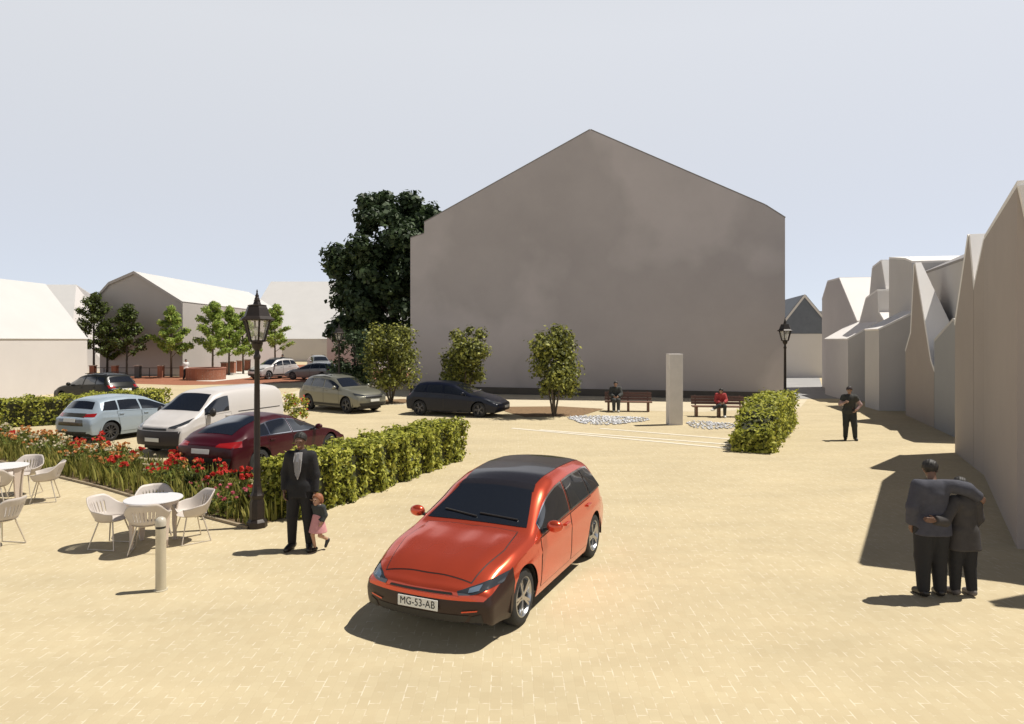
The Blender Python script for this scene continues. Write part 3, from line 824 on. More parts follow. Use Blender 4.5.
def onray(px, a, b):                    # ground point of a pixel column on the facade line x = a + b*y
    k = (px - 512) / F; Y = a / (k - b); return k * Y, Y
def chain(pts, a, b):
    out = []
    for px, py in pts:
        X, Y = onray(px, a, b); out.append((X, Y, zat(py, Y)))
    return out

# big gable in the middle
A, B_ = Vector((-6.4, 43.0)), Vector((15.0, 37.5))
def ab(t, z): p = A.lerp(B_, t); return (p.x, p.y, z)
hall = house('gabled_hall', 'huge blank taupe gable end behind the benches, widest building on the square', [ab(0, 9.72), ab(.042, 9.95), ab(.0421, 10.66), ab(.514, 15.66), ab(.953, 10.75), ab(1, 10.0)], (5.5, 21.4), GREIGE, pm('hall_roof', (.22, .20, .19), .8), .07, cat='building')
pl = MB(); nn = Vector((B_.y - A.y, -(B_.x - A.x))).normalized() * .05
q0, q1 = A + nn - A, B_ + nn - A
pl.add([(q0.x, q0.y, 0), (q1.x, q1.y, 0), (q1.x, q1.y, .42), (q0.x, q0.y, .42)] + [(q.x - nn.x * .9, q.y - nn.y * .9, z) for q, z in ((q0, 0), (q1, 0), (q1, .42), (q0, .42))], [(0, 1, 2, 3), (0, 4, 5, 1), (3, 2, 6, 7), (0, 3, 7, 4), (1, 5, 6, 2)])
pl.build('plinth', DARKP, hall)

# right-hand row -----------------------------------------------------
RA, RB, RC = (12.94, .1846), (7.3, .3333), (4.231, .4375)
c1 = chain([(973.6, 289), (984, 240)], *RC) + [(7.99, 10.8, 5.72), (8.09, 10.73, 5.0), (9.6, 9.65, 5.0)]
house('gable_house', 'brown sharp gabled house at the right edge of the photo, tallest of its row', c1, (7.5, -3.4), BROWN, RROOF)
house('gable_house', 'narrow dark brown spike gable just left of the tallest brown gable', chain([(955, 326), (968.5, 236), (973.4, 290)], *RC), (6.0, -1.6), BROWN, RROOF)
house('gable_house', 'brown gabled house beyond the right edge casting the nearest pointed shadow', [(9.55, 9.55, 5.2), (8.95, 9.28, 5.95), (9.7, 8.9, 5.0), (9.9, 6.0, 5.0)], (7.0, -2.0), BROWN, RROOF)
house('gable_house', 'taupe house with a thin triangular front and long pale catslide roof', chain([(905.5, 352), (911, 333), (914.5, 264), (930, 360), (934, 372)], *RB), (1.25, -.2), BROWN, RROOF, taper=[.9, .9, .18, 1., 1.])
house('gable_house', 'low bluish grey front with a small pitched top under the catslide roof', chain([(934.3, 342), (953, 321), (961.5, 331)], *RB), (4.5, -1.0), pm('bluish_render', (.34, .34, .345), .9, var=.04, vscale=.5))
house('rear_house', 'grey house behind the catslide roof with a broad shaded slope', [(17.0, 25.7, 6.3), (19.0, 25.2, 7.25), (22.5, 24.4, 6.0)], (2.05, 6.2), TAUPE, pm('grey_roof', (.30, .285, .285), .85))
house('tower_house', 'tall flat topped taupe block between the pointed roofs of the right row', chain([(889, 259), (905, 260), (912, 263)], *RA), (6.5, -1.2), TAUPE, RROOF)
house('gable_house', 'taupe house with a thin spike roof left of the flat topped block', chain([(869.5, 300), (872.5, 268), (881, 261.5), (886, 292), (888.7, 293)], RA[0] + .5, RA[1]), (6.0, -1.1), TAUPE, RROOF)
house('gable_house', 'low dark gable with two small white dormers in the right row', chain([(857.2, 332), (866, 299), (877.3, 291), (878, 312), (888.7, 330)], RA[0] - .1, RA[1]), (2.2, -.4), TAUPE, RROOF)
hA = house('gable_house', 'farthest taupe house of the right row with a white lean-to roof', chain([(822, 300), (827.5, 282), (839, 279), (856.8, 322)], *RA), (5.0, -.9), TAUPE, RROOF)
def leanto(parent, px0, px1, py_lo, py_hi, dep, off):
    x0, y0 = onray(px0, RA[0] - off, RA[1]); x1, y1 = onray(px1, RA[0] - off, RA[1]); o = parent.location
    zl0, zh = zat(py_lo, y0), zat(py_hi, y0) ; m = MB(); f = []
    lo = [Vector((x0, y0, zl0)), Vector((x1, y1, zl0))]; hi = [v + Vector((dep, -dep * .18, 0)) + Vector((0, 0, zh - zl0)) for v in lo]
    bt = [Vector((v.x, v.y, 0)) for v in lo + hi]
    vs = [v - o for v in bt + lo + hi]
    m.add(vs, [(0, 1, 5, 4), (1, 3, 7, 5), (2, 0, 4, 6)]); w = m.build('lean_to', TAUPE, parent)
    r = MB(); n = (lo[1] - lo[0]).cross(hi[0] - lo[0]).normalized(); n = n if n.z > 0 else -n
    q = [lo[0], lo[1], hi[1], hi[0]]; r.add([v - o + n * .004 for v in q] + [v - o + n * .09 for v in q], [(3, 2, 1, 0), (4, 5, 6, 7), (0, 1, 5, 4), (1, 2, 6, 5), (2, 3, 7, 6), (3, 0, 4, 7)])
    r.build('lean_to_roof', RROOF, w)
leanto(hA, 825, 848, 340, 320, 2.0, 1.6)
leanto(hA, 865, 879, 331, 312, 1.8, 1.7)

# far end of the street
hf = house('far_house', 'far pale house with a blue grey slate gable at the end of the street', [(23.0, 60, 3.75), (25.7, 60, 7.2), (28.6, 60, 3.75)], (2.5, 14), PALER, SLATE, .12, PALER, .1)
g = MB(); g.add([(-.02, -.06, 3.85), (5.6, -.06, 3.85), (2.7, -.06, 7.12)] + [(-.02, -.004, 3.85), (5.6, -.004, 3.85), (2.7, -.004, 7.12)], [(0, 1, 2), (0, 3, 4, 1), (1, 4, 5, 2), (2, 5, 3, 0)]); g.build('slate_gable', SLATE, hf)
house('far_house', 'pale roofed house filling the gap behind the slate gable', [(30, 66, 6), (22.5, 72, 6)], (4, 9), PALER)

# left-hand side -----------------------------------------------------
hl = house('long_house', 'long low white house at the left edge behind the clipped hedge', [(-28.0, 45.0, 3.3), (-33.0, 48.2, 7.18), (-38.0, 51.4, 3.3)], (-.4, -15.5), WHITE)
ex = MB(); ex.box((-5.3, -4.5, 7.9), (.7, .7, 3.4)); ex.build('chimney', pm('chimney_grey', (.16, .16, .17), .8), hl)
house('long_house', 'white gabled house behind the long low house, only its roof showing', [(-56, 66, 4.5), (-56, 72.5, 9.1), (-56, 79, 4.5)], (13.5, 0), WHITE, taper=[1, .72, 1])
house('shaded_gable_house', 'house with a shaded taupe gable and long white roof behind the young trees', [(-30.2, 62.6, 6.75), (-34.6, 62.6, 9.5), (-36.9, 62.6, 8.5), (-37.7, 62.6, 7.6), (-37.8, 62.6, 6.6)][::-1], (0, 27), pm('warm_render', (.43, .395, .37), .9, var=.03, vscale=.4), WROOF, .10, pm('light_verge', (.42, .39, .37), .85), .15)
house('white_hall', 'broad white roof rising right of the near street lamp', [(-42, 104, 3.4), (-42, 119, 13.4), (-42, 134, 3.4)], (24, 0), WHITE)
house('annex', 'small grey walled annex beside the dark bush', [(-20.6, 76, 3.7), (-15.0, 76, 3.9)], (1, 8), PALER)
w2 = house('sidewall', 'white side wall with a pale roof behind the annex', [(-22.5, 96, 3.4), (-22.5, 100, 8.5), (-22.5, 104, 3.4)], (10, 0), WHITE)
# ------------------------------------------------------------------ street lamps
IRON = pm('lamp_iron', (.024, .017, .014), .5, .3, var=.2, vscale=9)
LGLASS = pm('lamp_glass', (.62, .62, .55), .1, 0, .5)
def lantern_mesh():
    r = thing('street_lamp', 'x', 'street lamp', group='cast iron street lamps')
    b = MB(); b.lathe([(.0, 0), (.175, 0), (.175, .10), (.15, .13), (.13, .15), (.125, .42), (.105, .50), (.12, .53), (.12, .57), (.085, .62), (.07, .75)], 8, a0=PI / 8); b.build('base', IRON, r, 30)
    p = MB(); p.lathe([(.07, .75), (.06, .80), (.058, 1.0), (.066, 1.03), (.055, 1.07), (.05, 2.2), (.043, 2.95), (.06, 2.98), (.06, 3.02), (.04, 3.06), (.04, 3.12), (.075, 3.16), (.10, 3.24), (.085, 3.27)], 14); p.build('pole', IRON, r, 40)
    g = MB(); g.lathe([(.125, 3.30), (.228, 3.66)], 6); g.build('lantern_glass', LGLASSM, r)
    f = MB()
    for k in range(6):
        a = 2 * PI * k / 6; c, s = math.cos(a), math.sin(a)
        f.bar((c * .13, s * .13, 3.27), (c * .238, s * .238, 3.67), .03)
        a2 = a + PI / 3
        f.bar((c * .12, s * .12, 3.285), (math.cos(a2) * .12, math.sin(a2) * .12, 3.285), .026)
    f.lathe([(.05, 3.22), (.09, 3.24), (.125, 3.275), (.12, 3.295), (.02, 3.30)], 6); f.build('lantern_frame', IRON, r)
    t = MB(); t.lathe([(.315, 3.645), (.32, 3.665), (.235, 3.72), (.185, 3.86), (.165, 3.90), (.17, 3.915), (.075, 3.93), (.055, 3.98), (.06, 4.0), (.02, 4.01)], 6); t.build('lantern_roof', IRON, r)
    n = MB(); n.lathe([(.05, 3.99), (.042, 4.04), (.03, 4.06), (.035, 4.08), (.02, 4.11), (.012, 4.14), (.016, 4.16), (.001, 4.20)], 10); n.build('finial', IRON, r, 40)
    bl = MB(); bl.ball((0, 0, 3.45), (.05, .05, .085), 10, 8); bl.build('bulb', pm('bulb_glass', (.8, .78, .7), .2), r, True)
    return r
LGLASSM = bpy.data.materials.new('lantern_glass'); LGLASSM.use_nodes = True
_nt = LGLASSM.node_tree; _tr = _nt.nodes.new('ShaderNodeBsdfTransparent'); _mx = _nt.nodes.new('ShaderNodeMixShader'); _mx.inputs[0].default_value = .28
_b = _nt.nodes['Principled BSDF']; _b.inputs['Base Color'].default_value = (.7, .68, .6, 1); _b.inputs['Roughness'].default_value = .15
_nt.links.new(_tr.outputs[0], _mx.inputs[1]); _nt.links.new(_b.outputs[0], _mx.inputs[2]); _nt.links.new(_mx.outputs[0], _nt.nodes['Material Output'].inputs['Surface'])
lamp = lantern_mesh(); lamp.location = (-4.50, 12.05, 0); lamp['label'] = 'tall dark iron street lamp in front of the parked van, nearest of the three'
l2 = copy_tree(lamp); l2.location = (10.72, 26.8, 0); l2['label'] = 'dark iron street lamp rising behind the rounded hedge on the right'
l3 = copy_tree(lamp); l3.location = (-9.25, 36.5, 0); l3['label'] = 'far street lamp peeping over the dark bush beside the annex'; l3.rotation_euler.z = .4

# ------------------------------------------------------------------ benches, monument, bollard
WOOD = pm('bench_wood', (.10, .045, .03), .6, var=.25, vscale=8)
WOODL = pm('bench_leg_wood', (.17, .085, .055), .6, var=.2, vscale=8)
def bench(label, loc, rz, L=2.2):
    r = thing('park_bench', label, 'bench', (*loc, 0), rz, 'wooden park benches')
    s = MB()
    for i in range(4): s.box((0, -.20 + .125 * i, .44), (L, .11, .05))
    s.build('seat', WOODL, r, bevel=.008)
    b = MB()
    for i in range(3): b.box((0, .285 + .035 * i, .56 + .125 * i), (L, .04, .11), M=Matrix.Rotation(-.27, 3, 'X'))
    b.build('backrest', WOOD, r, bevel=.008)
    for x in (-L * .42, 0, L * .42):
        g = MB(); g.box((x, 0, .205), (.10, .42, .41)); g.build('leg', WOODL, r, bevel=.01)
        u = MB(); u.bar((x, .24, .40), (x, .40, .90), .06, .04); u.build('back_support', WOOD, r)
    return r
bench('dark wooden bench left of the white pillar with a seated person at one end', (5.38, 31.6), math.radians(-7), 2.15)
bench('dark wooden bench between the white pillar and the rounded hedge', (8.90, 29.4), math.radians(-7), 2.25)
mo = MB(); mo.box((0, 0, 1.38), (.54, .42, 2.76)); mo = mo.build('monument', pm('pillar_stone', (.66, .62, .585), .75, var=.07, vscale=2.5, bump=.2, bscale=30), None, bevel=.012)
mo.location = (6.34, 26.65, 0); mo.rotation_euler.z = math.radians(6)
tag(mo, 'tall plain white stone pillar standing on the square between two benches', 'monument')
bo = thing('bollard', 'pale round bollard with a capped top in front of the cafe table', 'bollard', (-4.63, 9.0, 0))
BOLL = pm('bollard_steel', (.52, .47, .36), .45, .2, var=.08, vscale=6)
q = MB(); q.lathe([(.085, 0), (.085, .012), (.066, .016), (.064, .82)], 20); q.build('post', BOLL, bo, 40)
q = MB(); q.lathe([(.060, .82), (.060, .85)], 20); q.build('dark_ring', BLACK, bo, 40)
q = MB(); q.lathe([(.066, .85), (.068, .91), (.058, .945), (.03, .965), (.001, .97)], 20); q.build('cap', pm('bollard_cap', (.50, .46, .38), .35), bo, 40)

# ------------------------------------------------------------------ cafe furniture
SHELL = pm('chair_shell', (.53, .475, .43), .5, var=.04, vscale=6)
TLEG = pm('table_leg_paint', (.60, .50, .42), .5)
TTOP = pm('table_top', (.66, .64, .64), .35, var=.02, vscale=6)
CLEG = pm('chair_leg_metal', (.60, .53, .44), .35, .4)
def cafe_chair(label, loc, rz, proto=[None]):
    if proto[0]:
        c = copy_tree(proto[0]); c.location = (*loc, 0); c.rotation_euler = (0, 0, rz); c['label'] = label; return c
    r = thing('cafe_chair', label, 'chair', (*loc, 0), rz, 'pale bucket chairs round the cafe tables')     # faces +y
    NA, NV = 96, 9; rows = []
    for i in range(NA + 1):
        a = math.radians(-128 + 256 * i / NA); u = abs(a) / math.radians(128)      # 0 at the back
        top = .80 - .17 * sstep(.22, .62, u) - .05 * sstep(.6, 1, u)
        rowp = []
        for k in range(NV + 1):
            t = k / NV; z = .44 + (top - .44) * t
            rr = .205 + .075 * t ** .6 + .03 * t
            x = math.sin(a) * rr * 1.06; y = -math.cos(a) * rr - .05 * t * (1 - u)
            y = max(y, -1) + .03 * u
            rowp.append((x, y, z + .0))
        rows.append(rowp)
    m = MB(); n = NV + 1; m.v = [p for rw in rows for p in rw]
    for i in range(NA):
        for k in range(NV):
            slot = 36 <= i <= 60 and i % 4 == 0 and 2 <= k <= 5
            if not slot: m.f.append((i * n + k, i * n + k + 1, (i + 1) * n + k + 1, (i + 1) * n + k)); m.mi.append(0)
    m.build('backrest', SHELL, r, 60, solid=.014)
    s = MB(); s.lathe([(.001, .43), (.10, .428), (.18, .432), (.212, .445)], 26); so_ = s.build('seat', SHELL, r, 60, solid=.016)
    so_.scale = (1.06, 1.04, 1)
    for sx in (-1, 1):
        for sy in (-1, 1):
            g = MB(); g.tube([(sx * .13, sy * .12, .43), (sx * .235, sy * .225, .008)], [.012, .009], 8); g.build('leg', CLEG, r, True)
        g = MB(); g.tube([(sx * .235, -.225, .010), (sx * .235, .225, .010)], .007, 6); g.build('floor_rail', CLEG, r, True)
    proto[0] = r; return r
def cafe_table(label, loc, rz, proto=[None]):
    if proto[0]:
        c = copy_tree(proto[0]); c.location = (*loc, 0); c.rotation_euler = (0, 0, rz); c['label'] = label; return c
    r = thing('cafe_table', label, 'table', (*loc, 0), rz, 'round cafe tables')
    t = MB(); t.lathe([(.001, .715), (.41, .715), (.43, .722), (.435, .732), (.43, .742), (.001, .742)], 48); t.build('table_top', TTOP, r, 40)
    for k in range(4):
        a = PI / 4 + k * PI / 2; c, s = math.cos(a), math.sin(a)
        g = MB(); rows = []
        for z, w, rd, th in ((.712, .085, .37, .03), (.55, .075, .345, .03), (.25, .048, .335, .028), (.0, .028, .35, .025)):
            ux, uy = -s, c
            rows.append([(c * (rd + e) + ux * f, s * (rd + e) + uy * f, z) for e, f in ((0, -w), (th, -w * .9), (th, w * .9), (0, w), (0, -w))])
        g.grid(rows); g.build('leg', TLEG, r, 40, weld=.0005)
    ap = MB(); ap.lathe([(.36, .66), (.37, .66), (.37, .714), (.36, .714), (.36, .66)], 36); ap.build('apron', TLEG, r, 40)
    proto[0] = r; return r
T1 = (-5.80, 11.05); T2 = (-10.35, 13.9)
def around(T, deg, rad):             # a chair at an angle round a table, facing its middle
    a = math.radians(deg); return (T[0] + rad * math.cos(a), T[1] + rad * math.sin(a)), a + PI / 2
cafe_table('round white cafe table beside the pale bollard', T1, .2)
cafe_table('round cream cafe table near the left edge of the photo', T2, .5)
for lab, T, deg, rad, tw in (('pale bucket chair left of the near table with its back to the paving', T1, 192, .62, -.35), ('pale bucket chair behind the near table facing the square', T1, 116, .60, .1),
                        ('pale bucket chair right of the near table beside the flower bed', T1, 20, .56, .4), ('slotted pale chair pulled up to the near table, behind the bollard', T1, 286, .40, 0),
                        ('pale chair right of the cream table, closest to the red flowers', T2, 8, .78, .3), ('pale chair behind the cream table against the flowers', T2, 95, .70, 0), ('pale chair in front of the cream table', T2, 290, .55, .1)):
    p, rz = around(T, deg, rad); cafe_chair(lab, p, rz + tw)
cafe_chair('pale chair cut off by the left edge of the photo, nearest to the viewer', (-8.16, 10.9), math.radians(80))

# ------------------------------------------------------------------ hedges
HL = leafmat('hedge_leaves', [(.05, .055, .016), (.24, .26, .045), (.50, .52, .085), (.72, .70, .16)], .48)
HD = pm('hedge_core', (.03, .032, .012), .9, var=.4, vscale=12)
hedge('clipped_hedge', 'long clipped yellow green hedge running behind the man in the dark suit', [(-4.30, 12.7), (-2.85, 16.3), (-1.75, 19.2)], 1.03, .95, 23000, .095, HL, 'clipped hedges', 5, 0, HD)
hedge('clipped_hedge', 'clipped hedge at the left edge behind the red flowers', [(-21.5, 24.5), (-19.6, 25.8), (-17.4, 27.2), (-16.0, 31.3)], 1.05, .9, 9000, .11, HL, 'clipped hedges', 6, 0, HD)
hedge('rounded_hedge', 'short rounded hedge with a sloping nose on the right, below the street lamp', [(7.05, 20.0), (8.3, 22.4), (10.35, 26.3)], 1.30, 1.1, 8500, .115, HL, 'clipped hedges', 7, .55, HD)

# ------------------------------------------------------------------ flower bed
edge = [(-4.62, 11.95), (-6.8, 13.45), (-9.2, 15.25), (-10.9, 16.4), (-14.2, 18.7), (-18, 21.4)]
bk = Vector((.50, .86)); W_B = 1.75
bed = [Vector(p) for p in edge] ; bedb = [p + bk * W_B for p in bed]
sheet('planting_bed', [tuple(p) for p in bed] + [tuple(p) for p in bedb[::-1]], .010, SOILD)
ke = MB()
for a, b in zip(bed, bed[1:]): ke.bar((a.x, a.y, .02), (b.x, b.y, .02), .06, .05)
k_ = ke.build('kerb', pm('kerb_stone', (.30, .24, .16), .9, var=.1)); k_['kind'] = 'structure'
def bedpt(rng, u=None, v=None):
    L = [(b - a).length for a, b in zip(bed, bed[1:])]; t = (rng.random() if u is None else u) * sum(L); i = 0
    while i < len(L) - 1 and t > L[i]: t -= L[i]; i += 1
    return bed[i].lerp(bed[i + 1], min(1, t / L[i])) + bk * W_B * (rng.uniform(.06, .95) if v is None else v)
def blades(n, hmin, hmax, w, seed):
    rng = np.random.default_rng(seed); V = np.zeros((n, 5, 3)); 
    for i in range(n):
        p = bedpt(rng); a = rng.uniform(0, 2 * PI); h = rng.uniform(hmin, hmax); ln = rng.uniform(.05, .45) * h
        d = np.array((math.cos(a), math.sin(a), 0)); s = np.array((-d[1], d[0], 0)) * w * rng.uniform(.6, 1.4); b = np.array((p.x, p.y, .01))
        V[i] = [b - s * .5, b + s * .5, b + d * ln * .35 + np.array((0, 0, h * .6)) + s * .4, b + d * ln + np.array((0, 0, h)), b + d * ln * .35 + np.array((0, 0, h * .6)) - s * .4]
    return V.reshape(-1, 3), np.arange(n * 5).reshape(n, 5)
GR = leafmat('bed_grass', [(.07, .08, .02), (.24, .25, .055), (.42, .40, .10), (.52, .46, .15)], .35)
V, Fc = blades(5200, .15, .55, .028, 3)
gr = npmesh('bed_grass', V, Fc, GR); tag(gr, 'tangled green grass and leaves filling the flower bed', 'grass', kind='stuff')
FL_G = leafmat('flower_leaves', [(.04, .06, .016), (.15, .19, .04), (.33, .35, .08)], .3)
FL_R = leafmat('red_petals', [(.45, .015, .02), (.62, .04, .03), (.70, .10, .05)], .3)
FL_W = leafmat('white_petals', [(.60, .52, .32), (.72, .66, .50)], .3)
FL_O = leafmat('orange_petals', [(.50, .13, .05), (.68, .30, .10), (.72, .50, .16)], .3)
FL_P = leafmat('pink_petals', [(.62, .10, .16), (.72, .25, .28)], .3)
def flower_proto(kind, mat, h, nb, seed, psize):
    rng = np.random.default_rng(seed); m = MB(); tips = []
    for i in range(nb):
        a = rng.uniform(0, 2 * PI); r = rng.uniform(.03, .17); b = Vector((math.cos(a) * r, math.sin(a) * r, h * rng.uniform(.72, 1.05)))
        m.tube([(0, 0, 0), (b.x * .4, b.y * .4, b.z * .5), b], .006, 4, False); tips.append(b)
    n = 46; C = np.stack([rng.normal(0, .09, n), rng.normal(0, .09, n), rng.uniform(.04, h * .85, n)], 1)
    V, Fc = leaf_geo(C, rng.normal(0, 1, (n, 3)) + (0, 0, .6), rng.uniform(.09, .17, n), .35, rng)
    V = np.concatenate([np.array(m.v), V]); Fl = [tuple(f) for f in m.f] + [tuple(f + len(m.v)) for f in Fc]
    me = bpy.data.meshes.new(kind); me.from_pydata(V.tolist(), [], Fl); me.materials.append(FL_G); me.update()
    P, Nn, Sz = [], [], []
    for t in tips:
        for k in range(9):
            d = rng.normal(0, 1, 3); d[2] = abs(d[2]) * .6; d /= np.linalg.norm(d); P.append(np.array(t) + d * psize * .45); Nn.append(d); Sz.append(psize * rng.uniform(.8, 1.2))
    V, Fc = leaf_geo(np.array(P), np.array(Nn), np.array(Sz), .85, rng)
    pm_ = bpy.data.meshes.new('blossom'); pm_.from_pydata(V.tolist(), [], [tuple(f) for f in Fc]); pm_.materials.append(mat); pm_.update()
    return me, pm_
FLP = {'red': [flower_proto('flowering_plant', FL_R, h, 5, s, .075) for h, s in ((.62, 1), (.72, 2), (.55, 3))], 'white': [flower_proto('flowering_plant', FL_W, h, 6, s, .05) for h, s in ((.5, 4), (.6, 5))],
       'orange': [flower_proto('flowering_plant', FL_O, h, 6, s, .06) for h, s in ((.52, 6), (.6, 7))], 'pink': [flower_proto('flowering_plant', FL_P, h, 4, s, .05) for h, s in ((.4, 8), (.5, 9))]}
frng = random.Random(21); fr = np.random.default_rng(5)
def plant_flower(kind, p, sc=1.):
    me, pe = frng.choice(FLP[kind]); o = bpy.data.objects.new('flowering_plant', me); COL.objects.link(o)
    c = bpy.data.objects.new('blossom', pe); COL.objects.link(c); c.parent = o
    o.location = (p.x, p.y, .01); o.rotation_euler = (0, 0, frng.uniform(0, 6.28)); k = sc * frng.uniform(.85, 1.15); o.scale = (k, k, k)
    lab = {'red': 'leafy plant with bright red blossoms in the long flower bed', 'white': 'plant with small cream white blossoms in the long flower bed', 'orange': 'plant with rusty orange blossoms in the long flower bed', 'pink': 'low plant with small pink blossoms in the flower bed by the lamp'}[kind]
    tag(o, lab, 'flower', kind + ' flowers in the bed')
for i in range(150):
    u = (i + .5) / 150 + frng.uniform(-.02, .02); u = min(.995, max(.03, u))
    if u < .22: kind = frng.choice(['red', 'red', 'pink', 'pink'])
    elif u < .40: kind = frng.choice(['red', 'red', 'red', 'orange', 'white'])
    else: kind = frng.choice(['red', 'orange', 'orange', 'orange', 'white', 'white'])
    if (u < .36 and i % 5 in (1, 3)) or (u >= .36 and i % 6 == 2): continue
    plant_flower(kind, bedpt(fr, u, fr.uniform(.2, .95) if u > .22 else fr.uniform(.1, .9)), 1.0)
gs = thing('dark_shrub', 'low dark green tuft of long leaves behind the right chair of the near table', 'shrub', (-6.55, 14.35, 0))
rng = np.random.default_rng(9); n = 420; a = rng.uniform(0, 2 * PI, n); el = rng.uniform(.25, 1.4, n); L = rng.uniform(.35, .75, n)
D = np.stack([np.cos(a) * np.cos(el), np.sin(a) * np.cos(el), np.sin(el)], 1); Sd = np.stack([-np.sin(a), np.cos(a), 0 * a], 1) * .018
Vb = np.stack([D * .03 - Sd, D * .03 + Sd, D * (L * .6)[:, None] + Sd, D * L[:, None] - np.array((0, 0, .12)), D * (L * .6)[:, None] - Sd], 1).reshape(-1, 3)
npmesh('foliage', Vb, np.arange(n * 5).reshape(n, 5), leafmat('tuft_leaves', [(.02, .03, .01), (.05, .07, .018), (.10, .12, .03)], .2), gs)

# ------------------------------------------------------------------ trees
BARK = pm('bark', (.11, .085, .06), .9, var=.3, vscale=9, bump=.5, bscale=25)
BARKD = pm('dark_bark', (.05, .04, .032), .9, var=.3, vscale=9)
TL = leafmat('shrub_tree_leaves', [(.04, .045, .016), (.11, .12, .03), (.24, .255, .055), (.46, .46, .10)], .3)
YL = leafmat('young_tree_leaves', [(.10, .14, .035), (.26, .36, .075), (.42, .53, .11), (.56, .64, .18)], .52)
DL = leafmat('dark_tree_leaves', [(.02, .034, .016), (.042, .068, .03), (.085, .125, .05)], .2)
def shrub_tree(label, x, y, h, w, seed, n=5200, mat=TL, z0=.95):
    r = thing('multi_stem_tree', label, 'tree', (x, y, 0), 0, 'multi-stem trees in front of the big gable')
    rnd = random.Random(seed); t = MB()
    for k in range(4):
        a = k * PI / 2 + rnd.uniform(-.5, .5); rr = w * rnd.uniform(.16, .3); m = (math.cos(a) * rr * .45, math.sin(a) * rr * .45, h * .26); e = (math.cos(a) * rr, math.sin(a) * rr, h * .62)
        t.tube([(math.cos(a) * .04, math.sin(a) * .04, 0), m, e], [.05, .038, .015], 7)
    t.build('trunk', BARK, r, True)
    cs, rs = [], []
    for k in range(26):
        a = rnd.uniform(0, 2 * PI); z = rnd.uniform(z0 + .25, h - .45); f = 1 - .35 * abs((z - h * .55) / (h * .5)) ** 2
        q = w * .5 * f * rnd.uniform(.2, .72); cs.append((math.cos(a) * q, math.sin(a) * q, z)); rs.append(w * rnd.uniform(.13, .23))
    cs += [(rnd.uniform(-.3, .3), 0, h - .25), (.25 * w, .1, h - .45), (-.2 * w, 0, h - .5)]; rs += [.26, .24, .22]
    make_crown('crown', cs, rs, n, .155, mat, r, seed, .25, (1, 1, 1.05), .65)
    return r
shrub_tree('multi-stem tree right of the navy car, standing in its own soil patch', 1.83, 29.7, 3.95, 2.9, 31, 6500)
shrub_tree('multi-stem tree right behind the navy car, before the blank gable', -2.25, 32.6, 4.05, 2.9, 37, 6500)
shrub_tree('bright multi-stem tree beside the front of the olive car', -6.35, 35.8, 4.15, 3.3, 43, 7500)
r = thing('dark_bush', 'big dark evergreen bush between the annex and the bright multi-stem tree', 'bush', (-8.9, 38.6, 0))
rnd = random.Random(4); cs = [(rnd.uniform(-1.1, 1.1), rnd.uniform(-1, 1), rnd.uniform(.5, 3.6)) for k in range(26)]; cs = [(x * (1.1 - .14 * z), y, z) for x, y, z in cs]
make_crown('foliage', cs, [rnd.uniform(.4, .7) for _ in cs], 6000, .19, DL, r, 8, .3)
t = MB(); t.tube([(0, 0, 0), (0, .05, 1.5), (0, 0, 3)], [.12, .09, .03], 8); t.build('trunk', BARKD, r, True)

bt = thing('large_tree', 'very large dark tree rising behind the left corner of the blank gable', 'tree', (-9.25, 53, 0))
limbs = []; rnd = random.Random(12); cs, rs = [], []
for k in range(13):
    a = k * 2.4; z = 3.0 + k * .55; rr = 3.8 * (1 - k / 22); limbs.append((z, math.cos(a) * rr, math.sin(a) * rr, 2.0, .16 - k * .008))
trunk_mb(10.5, .36, limbs).build('trunk', BARKD, bt, True)
for k in range(170):
    a = rnd.uniform(0, 2 * PI); z = rnd.uniform(2.2, 14.1); f = math.sqrt(max(.05, 1 - ((z - 7.9) / 7.1) ** 2)); q = 5.1 * f * math.sqrt(rnd.random()) 
    cs.append((math.cos(a) * q + (.5 if z > 8.5 else -.1), math.sin(a) * q, z)); rs.append(rnd.uniform(.65, 1.25))
make_crown('crown', cs, rs, 52000, .40, DL, bt, 13, .15, (1, 1, .85), .75)

def young_tree(label, x, y, h, w, seed, dark=0):
    r = thing('young_tree', label, 'tree', (x, y, 0), 0, 'young street trees along the brick street')
    rnd = random.Random(seed); limbs = []; cs, rs = [], []
    for k in range(20):
        t = .27 + .66 * k / 19; a = k * 2.4 + rnd.uniform(-.4, .4); L = w * .5 * (1.02 - .85 * ((t - .27) / .7) ** 1.2) * rnd.uniform(.8, 1.15); up = L * rnd.uniform(.35, .7)
        limbs.append((h * t, math.cos(a) * L, math.sin(a) * L, up, .035 * (1.2 - t)))
        for q in (.45, .75, 1.0): cs.append((math.cos(a) * L * q, math.sin(a) * L * q, h * t + up * q)); rs.append(w * .115 * rnd.uniform(.8, 1.25))
    cs.append((0, 0, h * .97)); rs.append(.22)
    trunk_mb(h, .09, limbs, seed=seed).build('trunk', BARKD if dark else BARK, r, True)
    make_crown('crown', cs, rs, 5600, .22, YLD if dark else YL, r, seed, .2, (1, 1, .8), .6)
    return r
YLD = leafmat('shaded_tree_leaves', [(.03, .035, .014), (.07, .085, .025), (.18, .25, .05)], .3)
